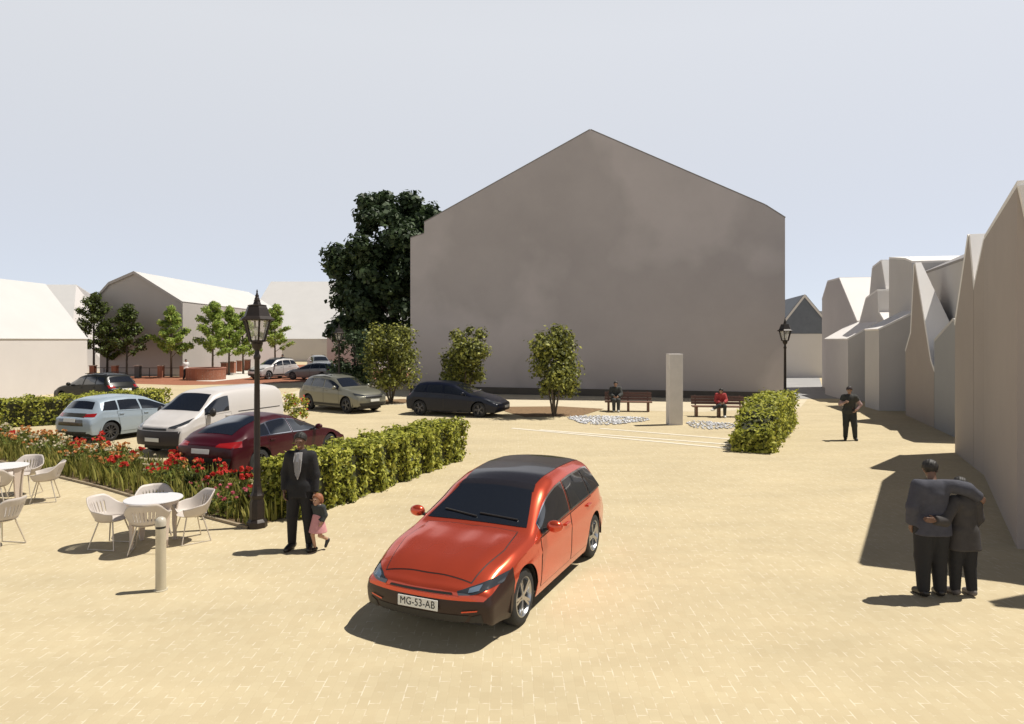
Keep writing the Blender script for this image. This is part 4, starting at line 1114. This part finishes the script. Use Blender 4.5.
for lab, px, py, ptop, w, dk in (('young tree closest to the white long house, its lower branches dark', 94, 377, 292, 3.9, 1), ('thin dark young tree between the two leafy trees left of the shaded gable', 107, 376, 322, 2.3, 1),
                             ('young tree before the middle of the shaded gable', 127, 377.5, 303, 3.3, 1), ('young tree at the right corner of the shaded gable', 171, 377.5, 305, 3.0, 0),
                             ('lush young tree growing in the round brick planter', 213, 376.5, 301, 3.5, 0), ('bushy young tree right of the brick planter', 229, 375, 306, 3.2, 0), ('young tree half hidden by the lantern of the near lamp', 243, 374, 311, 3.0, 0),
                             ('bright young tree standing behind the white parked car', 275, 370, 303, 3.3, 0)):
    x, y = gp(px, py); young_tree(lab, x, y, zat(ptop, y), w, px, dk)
bs = thing('flowering_bush', 'small bush with red blossoms between the van and the olive car', 'bush', (-8.75, 27.4, 0))
rnd = random.Random(2); cs = [(rnd.uniform(-.35, .35), rnd.uniform(-.3, .3), rnd.uniform(.25, 1.25)) for k in range(12)]
make_crown('foliage', cs, [.2] * 12, 900, .11, HL, bs, 3, .3)
make_crown('blossom', cs[:6], [.24] * 6, 60, .10, FL_R, bs, 4, .9)

# ------------------------------------------------------------------ railing, planter, pillars by the brick street
BRK = paving('brick_wall', (.36, .15, .09), (.27, .11, .07), (.42, .32, .25), .22, .075)
fe = thing('railing', 'black iron railing between brick pillars below the young trees', 'fence', (*gp(88, 377.6), 0))
o = Vector((*gp(88, 377.6), 0)); pts = [Vector((*gp(px, py), 0)) for px, py in ((93, 377.4), (115, 377.4), (138, 377.5), (161, 377.6), (183, 377.6))]
for i, p in enumerate(pts):
    m = MB(); m.box((p - o) + Vector((0, 0, .5)), (.42, .42, 1.0)); pil = m.build('pillar', BRK if i != 2 else pm('pillar_grey', (.12, .115, .11), .9), fe)
    c = MB(); c.box((p - o) + Vector((0, 0, 1.04)), (.5, .5, .08)); c.build('pillar_cap', pm('cap_stone', (.42, .33, .27), .9), pil, bevel=.01)
for a, b in zip(pts, pts[1:]):
    a, b = a - o, b - o; m = MB()
    for z in (.22, .85): m.bar(a + Vector((0, 0, z)), b + Vector((0, 0, z)), .05)
    k = int((b - a).length / .95)
    for i in range(1, k): p = a.lerp(b, i / k); m.bar(p + Vector((0, 0, .05)), p + Vector((0, 0, .86)), .045)
    m.build('rail', IRON, fe)
x, y = gp(206, 379.5)
pn = thing('brick_planter', 'low round red brick planter holding a lush young tree', 'planter', (x, y, 0))
m = MB(); m.lathe([(1.55, 0), (1.55, .92), (1.30, .92), (1.30, .75), (.001, .75)], 40); m.build('wall', BRK, pn, 30)
m = MB(); m.lathe([(1.27, .921), (1.58, .921), (1.58, 1.0), (1.27, 1.0), (1.27, .921)], 40); m.build('coping', pm('coping_brick', (.36, .16, .11), .85, var=.1), pn, 30)
pr = None
for lab, px, py in (('brick pillar right next to the round planter', 224.5, 374.5), ('brick pillar second from the round planter along the white pavement', 232.5, 373), ('brick pillar third from the round planter along the white pavement', 240, 371.6), ('last brick pillar before the near lamp post', 247.5, 370.4)):
    x, y = gp(px, py)
    if pr is None:
        pr = thing('brick_pillar', lab, 'pillar', (x, y, 0), 0, 'brick pillars along the white pavement')
        m = MB(); m.box((0, 0, .55), (.5, .5, 1.1)); m.build('shaft', BRK, pr); m = MB(); m.box((0, 0, 1.145), (.58, .58, .09)); m.build('cap', MATS['cap_stone'], pr, bevel=.01)
    else:
        c = copy_tree(pr); c.location = (x, y, 0); c['label'] = lab
# ------------------------------------------------------------------ cars
def hatch_profile(L=0., H=0., tall=0.):
    return dict(top=[(2.22, .60), (2.12, .70), (1.9, .795), (1.5, .885), (1.08, .955), (.98, .985), (.2, 1.36), (-.1, 1.43), (-.6, 1.475), (-1.2, 1.45), (-1.68, 1.37), (-1.9, 1.10), (-2.0, .92), (-2.06, .80)],
                belt=[(2.22, .55), (1.9, .70), (1.36, .815), (.9, .885), (0, .925), (-1.2, .985), (-1.75, 1.02), (-2.06, .76)],
                w=[(2.3, .80), (1.8, .87), (1.2, .90), (0, .895), (-1.3, .90), (-1.8, .87), (-2.1, .81)], rw=[(1., .68), (.2, .63), (-.6, .61), (-1.6, .57), (-2., .57)],
                wr=.325, wx=(1.36, -1.36), zb=.19)
def scaled(P, sx=1., sz=1., sy=1., dz=0.):
    Q = dict(P)
    for k in ('top', 'belt'): Q[k] = [(x * sx, z * sz + dz) for x, z in P[k]]
    for k in ('w', 'rw'): Q[k] = [(x * sx, w * sy) for x, w in P[k]]
    Q['wx'] = tuple(x * sx for x in P['wx'])
    return Q
def dress(c, k=1., trim=None, wz=1., plate_f=True, fdoors=True, tail=True, sx=1., glass=None):
    """everyday hatchback fittings; k scales heights, sx lengths"""
    z = lambda v: v * k; x = lambda v: v * sx
    c.windscreen(z(1.01), z(1.345), .70, .53)
    c.windscreen(z(1.09), z(1.315), .60, .50, 'rear', 'rear_window')
    c.window((x(.80), x(.76)), (x(-.20), x(-.24)), trim=trim); c.window((x(-.28), x(-.32)), (x(-1.06), x(-1.02)), trim=trim); c.window((x(-1.12), x(-1.08)), (x(-1.66), x(-1.46)), trim=trim)
    if fdoors:
        c.door((x(.88), x(.86)), (x(-.22), x(-.22)), z(.30)); c.door((x(-.25), x(-.25)), (x(-1.0), x(-1.16)), z(.30))
    c.mirror(x(.70), z(.99))
    c.pair('headlight', [(.46, z(.575)), (.62, z(.585)), (.815, z(.65))], [(.44, z(.615)), (.62, z(.665)), (.825, z(.735))], LAMPG, 'front', off=.006)
    c.panel('grille', [(-.40, z(.575)), (.40, z(.575))], [(-.38, z(.60)), (.38, z(.60))], 'front', BLACK, .006, 16, 3)
    c.panel('lower_grille', [(-.50, z(.26)), (.50, z(.26))], [(-.58, z(.37)), (.58, z(.37))], 'front', BLACK, .006, 20, 4)
    if tail:
        c.pair('tail_light', [(.46, z(.84)), (.80, z(.84))], [(.46, z(.93)), (.79, z(.95))], TAILR, 'rear', off=.006)
        c.panel('rear_bumper_insert', [(-.6, z(.27)), (.6, z(.27))], [(-.66, z(.38)), (.66, z(.38))], 'rear', BLACK, .006, 16, 4)
    if plate_f: c.plate('front', z(.45)); c.plate('rear', z(.74))
    # bonnet shut line
    bo = [(x(1.02), .62), (x(1.5), .66), (x(2.08), .54)]; q = c.panel('bonnet', [(a, -b) for a, b in bo], bo, 'top', c.P['paint'], .005, 16, 14)
    e = .011; bo2 = [(x(1.02) - e, .62 + e), (x(1.5), .66 + e), (x(2.08) + e, .54 + e)]; c.panel('bonnet_gap', [(a, -b) for a, b in bo2], bo2, 'top', BLACK, .0022, 16, 14, parent=q)
PK = 'cars parked round the square'

# --- the red estate in the foreground
DB = pm('bumper_shade', (.030, .014, .011), .38, spec=.4)  # shade on the red car's nose, put into a dark bumper colour
P = hatch_profile(); P.update(top=[(2.22, .645), (2.15, .745), (1.95, .825), (1.5, .905), (1.08, .965), (.98, .99), (.24, 1.385), (-.05, 1.465), (-.6, 1.515), (-1.2, 1.505), (-1.78, 1.435), (-1.97, 1.16), (-2.04, .96), (-2.10, .82)],
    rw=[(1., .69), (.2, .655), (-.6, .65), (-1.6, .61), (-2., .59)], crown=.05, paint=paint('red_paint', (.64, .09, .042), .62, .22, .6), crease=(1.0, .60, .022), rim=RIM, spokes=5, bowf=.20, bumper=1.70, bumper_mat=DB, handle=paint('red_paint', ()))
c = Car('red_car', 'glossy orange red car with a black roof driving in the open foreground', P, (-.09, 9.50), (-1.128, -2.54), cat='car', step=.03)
RED = P['paint']
dress(c, trim=CHROME, plate_f=False, fdoors=True)
c.panel('roof_panel', [(.20, -.52), (-.6, -.56), (-1.2, -.555), (-1.74, -.51)], [(.20, .52), (-.6, .56), (-1.2, .555), (-1.74, .51)], 'top', pm('black_roof', (.018, .016, .018), .25, 0, .6), .006, 20, 12)
c.panel('roof_header', [(.33, -.555), (.20, -.53)], [(.33, .555), (.20, .53)], 'top', MATS['black_roof'], .0055, 3, 12)
c.panel('roof_spoiler', [(-1.75, -.52), (-1.81, -.52)], [(-1.75, .52), (-1.81, .52)], 'top', BLACK, .012, 3, 12)
c.plate('front', .455, text='MG-53-AB', w=.50, h=.115, off=.02); c.plate('rear', .74)
c.pair('daytime_light', [(.56, .602), (.66, .618)], [(.56, .636), (.665, .662)], pm('lens_blue', (.16, .22, .29), .1, .3, .6), 'front', off=.010, n=6, m=3)
c.panel('red_nose_line', [(-.46, .556), (.46, .556)], [(-.46, .568), (.46, .568)], 'front', RED, .010, 16, 2)
c.pair('fog_light_trim', [(.50, .40), (.66, .42)], [(.50, .415), (.67, .435)], RED, 'front', off=.014, n=6, m=2)
c.pair('side_intake', [(.56, .26), (.72, .30)], [(.60, .36), (.70, .39)], BLACK, 'front', off=.007, n=6, m=3)
c.panel('bumper_lip', [(-.66, .235), (.66, .235)], [(-.68, .255), (.68, .255)], 'front', BLACK, .016, 20, 2)
wp = MB()
for y0, y1 in ((.55, .02), (0, -.5)):
    a, b = c.hit((y0, 1.045), 'front', .02), c.hit((y1, 1.075), 'front', .02); wp.bar(a, b, .018, .014)
wp.build('wiper', BLACK, c.root)

# --- silver blue hatchback, seen from behind
P = scaled(hatch_profile(), 1.02, 1.0); P.update(paint=paint('ice_blue_paint', (.33, .395, .46), .2, .3, .25), rim=RIMD, spokes=10)
c = Car('hatchback', 'silver blue hatchback with its rear towards the red flower bed', P, (-13.35, 23.8), (.36, .933), PK); dress(c)
c.panel('tailgate_shade', [(-.56, .56), (.56, .56)], [(-.50, .95), (.50, .95)], 'rear', pm('tailgate_shade_tone', (.05, .045, .03), .3, .3, 1.), .005, 14, 4)  # dark panel paints the tailgate's shade over the blue body
# --- dark red fastback
P = dict(top=[(2.35, .58), (2.2, .70), (1.9, .79), (1.3, .90), (1.0, .96), (.1, 1.36), (-.4, 1.45), (-.9, 1.42), (-1.5, 1.27), (-2.0, 1.08), (-2.25, 1.00), (-2.33, .86)],
         belt=[(2.35, .54), (1.9, .70), (1.4, .82), (.9, .89), (0, .92), (-1.2, .97), (-2.0, 1.0), (-2.33, .80)],
         w=[(2.4, .82), (1.8, .89), (1.2, .92), (0, .92), (-1.3, .93), (-1.9, .90), (-2.4, .83)], rw=[(1., .68), (.2, .63), (-.6, .60), (-1.6, .58), (-2.3, .62)], wr=.345, wx=(1.42, -1.42), zb=.18, rim=RIMD, spokes=10, paint=paint('maroon_paint', (.048, .004, .009), .1, .35, .2))
c = Car('fastback_car', 'dark maroon fastback right behind the near lamp post, half in shade', P, (-6.40, 18.05), (.342, .94), PK)
c.windscreen(.99, 1.34, .70, .53); c.panel('rear_window', [(-.95, -.47), (-1.5, -.50), (-1.95, -.52)], [(-.95, .47), (-1.5, .50), (-1.95, .52)], 'top', GLASS, .006, 12, 8)
for a, b in (((.82, .78), (-.18, -.22)), ((-.26, -.30), (-1.05, -1.0)), ((-1.1, -1.05), (-1.55, -1.3))): c.window(a, b, trim=CHROME)
c.door((.92, .9), (-.2, -.2), .3); c.door((-.23, -.23), (-1.02, -1.18), .3); c.mirror(.72, .98)
c.pair('tail_light', [(.40, .83), (.86, .80)], [(.44, .90), (.84, .94)], TAILR, 'rear', off=.006); c.pair('headlight', [(.46, .56), (.82, .62)], [(.46, .63), (.83, .71)], LAMPG, 'front', off=.006)
c.plate('rear', .72, PLATE); c.panel('rear_diffuser', [(-.7, .22), (.7, .22)], [(-.80, .58), (.80, .58)], 'rear', BLACK, .006, 14, 4)

# --- white panel van
P = dict(top=[(2.2, .86), (2.1, .98), (1.85, 1.07), (1.55, 1.15), (1.40, 1.20), (.72, 1.70), (.4, 1.79), (-.4, 1.83), (-1.8, 1.83), (-2.14, 1.80), (-2.2, 1.70)],
         belt=[(2.2, .82), (1.9, .95), (1.4, 1.07), (.9, 1.11), (0, 1.12), (-2.2, 1.12)], w=[(2.25, .84), (1.8, .91), (1.2, .93), (-1.8, .93), (-2.2, .91)], rw=[(1.5, .76), (.7, .70), (0, .76), (-2.2, .78)],
         wr=.34, wx=(1.42, -1.42), zb=.22, bowf=.24, nosef=.45, nz=.5, bowr=.04, noser=.06, rim=RIMD, spokes=5, paint=paint('van_white', (.56, .53, .51), 0, .35), crown=.06, crease=(1.35, .5, .015))
c = Car('delivery_van', 'white panel van parked nose towards the flower bed', P, (-9.36, 21.4), (-.36, -.933), PK, 'van')
c.windscreen(1.235, 1.69, .76, .60); c.window((1.24, 1.16), (.28, .24)); c.mirror(1.05, 1.17, (.09, .10, .13), BLACK)
c.door((1.22, 1.2), (.2, .2), .36)
c.pair('headlight', [(.50, .80), (.70, .80), (.83, .93)], [(.50, .84), (.68, .92), (.84, 1.06)], LAMPG, 'front', off=.006)
c.panel('bumper', [(-.78, .27), (.78, .27)], [(-.82, .72), (.82, .72)], 'front', pm('bumper_dark', (.03, .022, .022), .5), .008, 22, 8)
c.panel('grille', [(-.46, .74), (.46, .74)], [(-.44, .80), (.44, .80)], 'front', BLACK, .007, 14, 3)
c.plate('front', .48); c.pair('side_trim', [(-1.0, .42), (1.0, .42)], [(-1.0, .50), (1.0, .50)], BLACK, off=.008, n=14, m=2)
c.pair('tail_light', [(.78, .8), (.86, .8)], [(.78, 1.2), (.85, 1.2)], TAILR, 'rear', off=.006)
c.pair('sliding_door_rail', [(-2.0, 1.08), (-.1, 1.08)], [(-2.0, 1.105), (-.1, 1.105)], BLACK, off=.006, n=14, m=2)

# --- SUVs
def suv(L=1., tall=1.):
    return scaled(dict(top=[(2.2, .76), (2.12, .88), (1.9, .96), (1.5, 1.03), (1.15, 1.07), (.98, 1.11), (.32, 1.50), (0, 1.58), (-.6, 1.63), (-1.3, 1.60), (-1.8, 1.52), (-2.0, 1.25), (-2.12, 1.05), (-2.18, .92)],
         belt=[(2.2, .72), (1.9, .86), (1.4, .94), (.9, .99), (0, 1.03), (-1.2, 1.08), (-1.9, 1.12), (-2.2, .86)], w=[(2.3, .83), (1.8, .90), (1.2, .92), (0, .915), (-1.3, .925), (-1.9, .90), (-2.2, .84)],
         rw=[(1., .70), (.3, .66), (-.6, .64), (-1.7, .61), (-2.1, .62)], wr=.36, wx=(1.34, -1.34), zb=.25, nosef=.5, nz=.55, gap=.06), L, tall)
def dress_suv(c, k=1., sx=1., rails=True, arch=True):
    z = lambda v: v * k; x = lambda v: v * sx
    c.windscreen(z(1.13), z(1.49), .72, .57); c.windscreen(z(1.20), z(1.46), .64, .54, 'rear', 'rear_window')
    for a, b in (((.80, .76), (-.18, -.22)), ((-.26, -.30), (-1.08, -1.04)), ((-1.14, -1.10), (-1.75, -1.55))): c.window((x(a[0]), x(a[1])), (x(b[0]), x(b[1])))
    c.door((x(.86), x(.84)), (x(-.2), x(-.2)), z(.40)); c.door((x(-.23), x(-.23)), (x(-.96), x(-1.12)), z(.40)); c.mirror(x(.68), z(1.10), (.08, .11, .09))
    c.pair('headlight', [(.50, z(.74)), (.82, z(.80))], [(.50, z(.81)), (.83, z(.89))], LAMPG, 'front', off=.006)
    c.panel('grille', [(-.48, z(.66)), (.48, z(.66))], [(-.48, z(.79)), (.48, z(.79))], 'front', BLACK, .006, 16, 4)
    c.panel('bumper', [(-.74, z(.30)), (.74, z(.30))], [(-.76, z(.46)), (.76, z(.46))], 'front', BLACK, .006, 18, 4); c.plate('front', z(.56)); c.plate('rear', z(.84))
    c.pair('tail_light', [(.52, z(.93)), (.81, z(.93))], [(.52, z(1.05)), (.80, z(1.07))], TAILR, 'rear', off=.006)
    c.pair('sill', [(x(-.92), z(.30)), (x(.92), z(.30))], [(x(-.92), z(.385)), (x(.92), z(.385))], BLACK, off=.006, n=14, m=2)
    if rails:
        for sg in (1, -1):
            m = MB(); m.tube([(xx, sg * (c.RW(xx) - .06), c.top(xx) + .02) for xx in (x(.0), x(-.5), x(-1.0), x(-1.5))], .018, 6); m.build('roof_rail', BLACK, c.root)
P = suv(1.02, 1.03); P.update(paint=paint('olive_grey_paint', (.21, .205, .165), .4, .3), rim=RIMD, spokes=5)
c = Car('suv', 'olive grey compact SUV parked left of the bright multi-stem tree', P, (-8.05, 32.3), (.80, -.60), PK); dress_suv(c, 1.03, 1.02)
P = scaled(hatch_profile(), 1.04, 1.02); P.update(paint=paint('navy_paint', (.008, .010, .020), .1, .3, .15), rim=RIMD, spokes=5)
c = Car('hatchback', 'dark navy hatchback parked beyond the end of the long hedge', P, (-2.45, 30.3), (.94, -.34), PK); dress(c, 1.02, sx=1.04)
P = suv(.95, 1.02); P.update(paint=paint('black_green_paint', (.013, .014, .012), .1, .35, .15), rim=RIMD)
c = Car('suv', 'large black SUV parked against the long white house on the left', P, (-21.0, 34.5), (-.93, .36), PK, step=.06); dress_suv(c, 1.02, .95)
P = suv(.98, 1.08); P.update(paint=paint('white_car_paint', (.52, .50, .49), .1, .3), rim=RIM)
c = Car('suv', 'white SUV with a dark roof facing the square on the red brick street', P, (-20.4, 58.5), (-.50, -.87), PK, step=.07); dress_suv(c, 1.08, .98)
c.panel('roof_panel', [(.3, -.55), (-1.7, -.55)], [(.3, .55), (-1.7, .55)], 'top', BLACK, .008, 8, 6)
P = scaled(hatch_profile(), 1.05, .98); P.update(paint=paint('steel_grey_paint', (.13, .14, .16), .5, .3), rim=RIMD)
c = Car('saloon_car', 'steel grey car half hidden behind the olive SUV', P, (-16.6, 57.0), (-.95, .31), PK, step=.07); dress(c, .98, sx=1.05)
P = suv(1.03, 1.08); P.update(paint=paint('silver_paint', (.34, .35, .36), .5, .3), rim=RIM)
c = Car('suv', 'silver SUV behind the steel grey car by the annex wall', P, (-19.6, 69.5), (.45, -.89), PK, step=.07); dress_suv(c, 1.08, 1.03)

# ------------------------------------------------------------------ people
def cloth(name, col, rough=.85): return pm(name, col, rough, var=.12, vscale=16, bump=.25, bscale=30)
SUIT = cloth('suit_cloth', (.009, .0085, .010)); SHIRTW = cloth('white_shirt', (.34, .33, .33)); TIE = cloth('grey_tie', (.20, .20, .21), .5)
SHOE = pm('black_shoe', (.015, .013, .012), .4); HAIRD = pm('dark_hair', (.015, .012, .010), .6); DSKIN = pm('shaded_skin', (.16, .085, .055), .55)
def tie(A):
    j, s = A['j'], A['s']
    m = MB(); c0 = j['chest']; 
    V = [(-.055, .098, 1.475), (.055, .098, 1.475), (.060, .140, 1.36), (.040, .150, 1.20), (.0, .145, 1.08), (-.040, .150, 1.20), (-.060, .140, 1.36)]
    m.add([(x * s, (y + .012) * s, z * s) for x, y, z in V] + [(x * s, (y - .03) * s, z * s) for x, y, z in V], [tuple(range(7)), tuple(range(13, 6, -1))] + [(i, (i + 1) % 7, 7 + (i + 1) % 7, 7 + i) for i in range(7)])
    sh = m.build('shirt_front', SHIRTW, A['root'])
    t = MB(); V = [(-.016, .118, 1.46), (.016, .118, 1.46), (.020, .165, 1.35), (.030, .172, 1.16), (0, .170, 1.11), (-.030, .172, 1.16), (-.020, .165, 1.35)]
    t.add([(x * s, (y + .004) * s, z * s) for x, y, z in V] + [(x * s, (y - .012) * s, z * s) for x, y, z in V], [tuple(range(7)), tuple(range(13, 6, -1))] + [(i, (i + 1) % 7, 7 + (i + 1) % 7, 7 + i) for i in range(7)]); t.build('tie', TIE, A['root'])
# man in the suit (faces the viewer, holds the child's hand with his left)
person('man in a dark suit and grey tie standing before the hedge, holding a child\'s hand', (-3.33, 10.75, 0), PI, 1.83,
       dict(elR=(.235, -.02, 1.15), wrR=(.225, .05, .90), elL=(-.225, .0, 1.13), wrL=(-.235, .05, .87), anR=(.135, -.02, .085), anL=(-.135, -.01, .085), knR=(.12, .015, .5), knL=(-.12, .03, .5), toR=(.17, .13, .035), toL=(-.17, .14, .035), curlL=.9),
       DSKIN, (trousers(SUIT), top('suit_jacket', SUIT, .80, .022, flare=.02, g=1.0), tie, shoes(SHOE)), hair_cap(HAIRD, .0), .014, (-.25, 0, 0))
PINK = cloth('pink_skirt', (.55, .26, .27)); DK = cloth('dark_top', (.035, .04, .04)); HAIRR = pm('ginger_hair', (.27, .10, .045), .6)
person('small red haired child in a pink skirt holding the suited man\'s hand', (-3.03, 10.66, 0), PI - .5, .90,
       dict(head=(0, .03, 1.56), neck=(0, -.01, 1.40), shR=(.18, -.01, 1.36), shL=(-.18, -.01, 1.36), elR=(.34, .02, 1.50), wrR=(.36, .06, 1.72), elL=(-.24, -.05, 1.12), wrL=(-.22, .06, .93), palmR=(-1, 0, 0),
            knR=(.1, .12, .52), anR=(.1, .02, .085), toR=(.11, .19, .035), knL=(-.1, .02, .50), anL=(-.1, -.30, .28), toL=(-.1, -.22, .11)), None,
       (top('top', DK, .95, .03, g=1.15), garment('skirt', PINK, lambda A: [cap(A['j']['pelvis'] + (0, 0, .08 * A['s']), A['j']['pelvis'] - (0, 0, .38 * A['s']), .15 * A['s'], .27 * A['s'], ((0, 1, 0), .85))], .03, lambda A: [((0, 0, A['j']['pelvis'][2] - .36 * A['s']), (0, 0, -1))]), shoes(SHOE)),
       hair_cap(HAIRR, -.05, .02, .04), .010, (0, 0, 0), headscale=1.45)
# standing man on the right
VEST = cloth('dark_jumper', (.045, .045, .04)); TRD = cloth('dark_trousers', (.03, .034, .034)); SLV = cloth('rose_sleeve', (.40, .27, .26)); CAPM = cloth('dark_cap', (.03, .018, .018))
def cap_hat(A):
    hp, hs = A['hp'], A['hs']; m = MB(); m.ball(hp(0, -.005, .055), (.092 * hs, .105 * hs, .065 * hs), 14, 8); m.box(hp(0, .11, .05), (.14 * hs, .10 * hs, .014 * hs)); m.build('cap', CAPM, A['root'], True)
def phone(A):
    j = A['j']; p = j['wrR'] + np.array((.02, .07, .06)) * A['s']
    m = MB(); m.box(p, (.07, .012, .14)); o = m.build('phone_in_hand', BLACK, None); o.location = A['root'].location; o.rotation_euler = A['root'].rotation_euler; o.name = 'mobile_phone'
    tag(o, 'dark mobile phone in the hand of the man in the cap', 'phone')
person('man in a dark cap and jumper standing alone before the shaded houses', (11.12, 22.5, 0), PI - .35, 1.76,
       dict(elR=(.27, .0, 1.17), wrR=(.16, .22, 1.25), elL=(-.33, -.06, 1.17), wrL=(-.20, .07, 1.0), thumbR=(0, 0, 1), palmR=(-1, .3, 0), curlR=.8, knL=(-.14, .05, .5), anL=(-.17, 0, .085), toL=(-.2, .15, .035)),
       None, (trousers(TRD, .02, 1.15), top('shirt', SLV, .92, .014), top('jumper', VEST, .86, .03, short=.35), cap_hat, shoes(SHOE)), hair_cap(HAIRD, -.02), .018)
# couple seen from behind
BLU = cloth('blue_grey_shirt', (.052, .053, .07)); GRY = cloth('grey_jacket', (.048, .043, .042)); NAV = cloth('navy_trousers', (.014, .014, .016))
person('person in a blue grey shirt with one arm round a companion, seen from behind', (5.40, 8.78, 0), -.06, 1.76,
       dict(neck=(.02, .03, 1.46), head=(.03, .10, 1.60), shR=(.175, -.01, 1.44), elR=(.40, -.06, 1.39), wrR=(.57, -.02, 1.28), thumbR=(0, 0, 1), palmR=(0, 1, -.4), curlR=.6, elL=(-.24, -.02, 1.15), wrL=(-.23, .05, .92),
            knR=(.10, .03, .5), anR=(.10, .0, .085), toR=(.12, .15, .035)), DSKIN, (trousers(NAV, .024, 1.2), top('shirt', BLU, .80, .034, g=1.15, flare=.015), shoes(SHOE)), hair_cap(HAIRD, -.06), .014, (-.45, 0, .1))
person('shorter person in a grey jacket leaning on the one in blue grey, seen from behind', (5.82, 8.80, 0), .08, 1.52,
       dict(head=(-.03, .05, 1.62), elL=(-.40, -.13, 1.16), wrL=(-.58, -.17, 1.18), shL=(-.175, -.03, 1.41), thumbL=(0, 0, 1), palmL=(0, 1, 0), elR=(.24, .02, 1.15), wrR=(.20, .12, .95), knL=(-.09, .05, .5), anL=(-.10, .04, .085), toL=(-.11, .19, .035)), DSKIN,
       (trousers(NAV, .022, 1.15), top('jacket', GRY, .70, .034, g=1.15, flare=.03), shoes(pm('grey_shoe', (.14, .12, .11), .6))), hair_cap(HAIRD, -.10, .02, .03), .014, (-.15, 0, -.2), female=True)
# seated people (hips on the benches)
def seat_pose(dx=0., spread=.10):
    d = dict(pelvis=(0, 0, .56), waist=(0, -.03, .70), chest=(0, -.03, .92), neck=(0, .0, 1.08), head=(0, .05, 1.22), hpR=(.09, .02, .54), hpL=(-.09, .02, .54), knR=(spread, .44, .53), knL=(-spread, .44, .53),
             anR=(spread, .42, .085), anL=(-spread, .42, .085), toR=(spread, .57, .035), toL=(-spread, .57, .035), shR=(.175, -.01, 1.03), shL=(-.175, -.01, 1.03), elR=(.24, .08, .77), elL=(-.24, .08, .77), wrR=(.10, .32, .68), wrL=(-.10, .32, .68))
    return d
DG = cloth('dark_grey_coat', (.045, .047, .045)); 
person('person in dark clothes seated at the left end of the bench left of the pillar', (4.80, 31.62, 0), PI - .1, 1.80, seat_pose(), None, (trousers(DG, .02, 1.15), top('coat', DG, .86, .035, g=1.2), shoes(pm('pale_shoe', (.4, .4, .38), .6))), hair_cap(HAIRD, -.02), .020, (-.3, 0, 0))
RTOP = cloth('red_top', (.40, .05, .05)); p2 = seat_pose(); p2.update(knR=(.02, .44, .55), anR=(-.12, .50, .35), toR=(-.18, .62, .28), head=(.0, .10, 1.20))
p2.update(knR=(.16, .42, .56), anR=(.40, .46, .40), toR=(.52, .54, .36))
person('person in a red top with crossed legs seated on the right bench', (8.98, 29.38, 0), PI - .1, 1.60, p2, None, (trousers(TRD, .02, 1.1), top('red_top', RTOP, .88, .03, g=1.15), shoes(pm('white_shoe', (.7, .7, .68), .6))), hair_cap(HAIRD, -.08, .02, .08), .020, (-.3, 0, .3), female=True)
x, y = gp(186, 380)
person('far person in a white top and black trousers walking by the brick planter', (x, y, 0), -2.2, 1.70, dict(knL=(-.1, .12, .5), anL=(-.1, .22, .10), toL=(-.1, .37, .06), anR=(.1, -.2, .09), toR=(.1, -.06, .035)), None, (trousers(NAV, .03, 1.2), top('top', cloth('white_top', (.72, .70, .68)), .92, .04, short=.6, g=1.2)), hair_cap(HAIRD, -.08, .02), .03, hands=False)
person('far person in dark clothes standing beside the white SUV', (-23.2, 69, 0), 2.6, 1.85, None, None, (trousers(NAV, .03, 1.2), top('coat', DG, .80, .045, g=1.3)), hair_cap(HAIRD, -.02, .02), .03, hands=False)
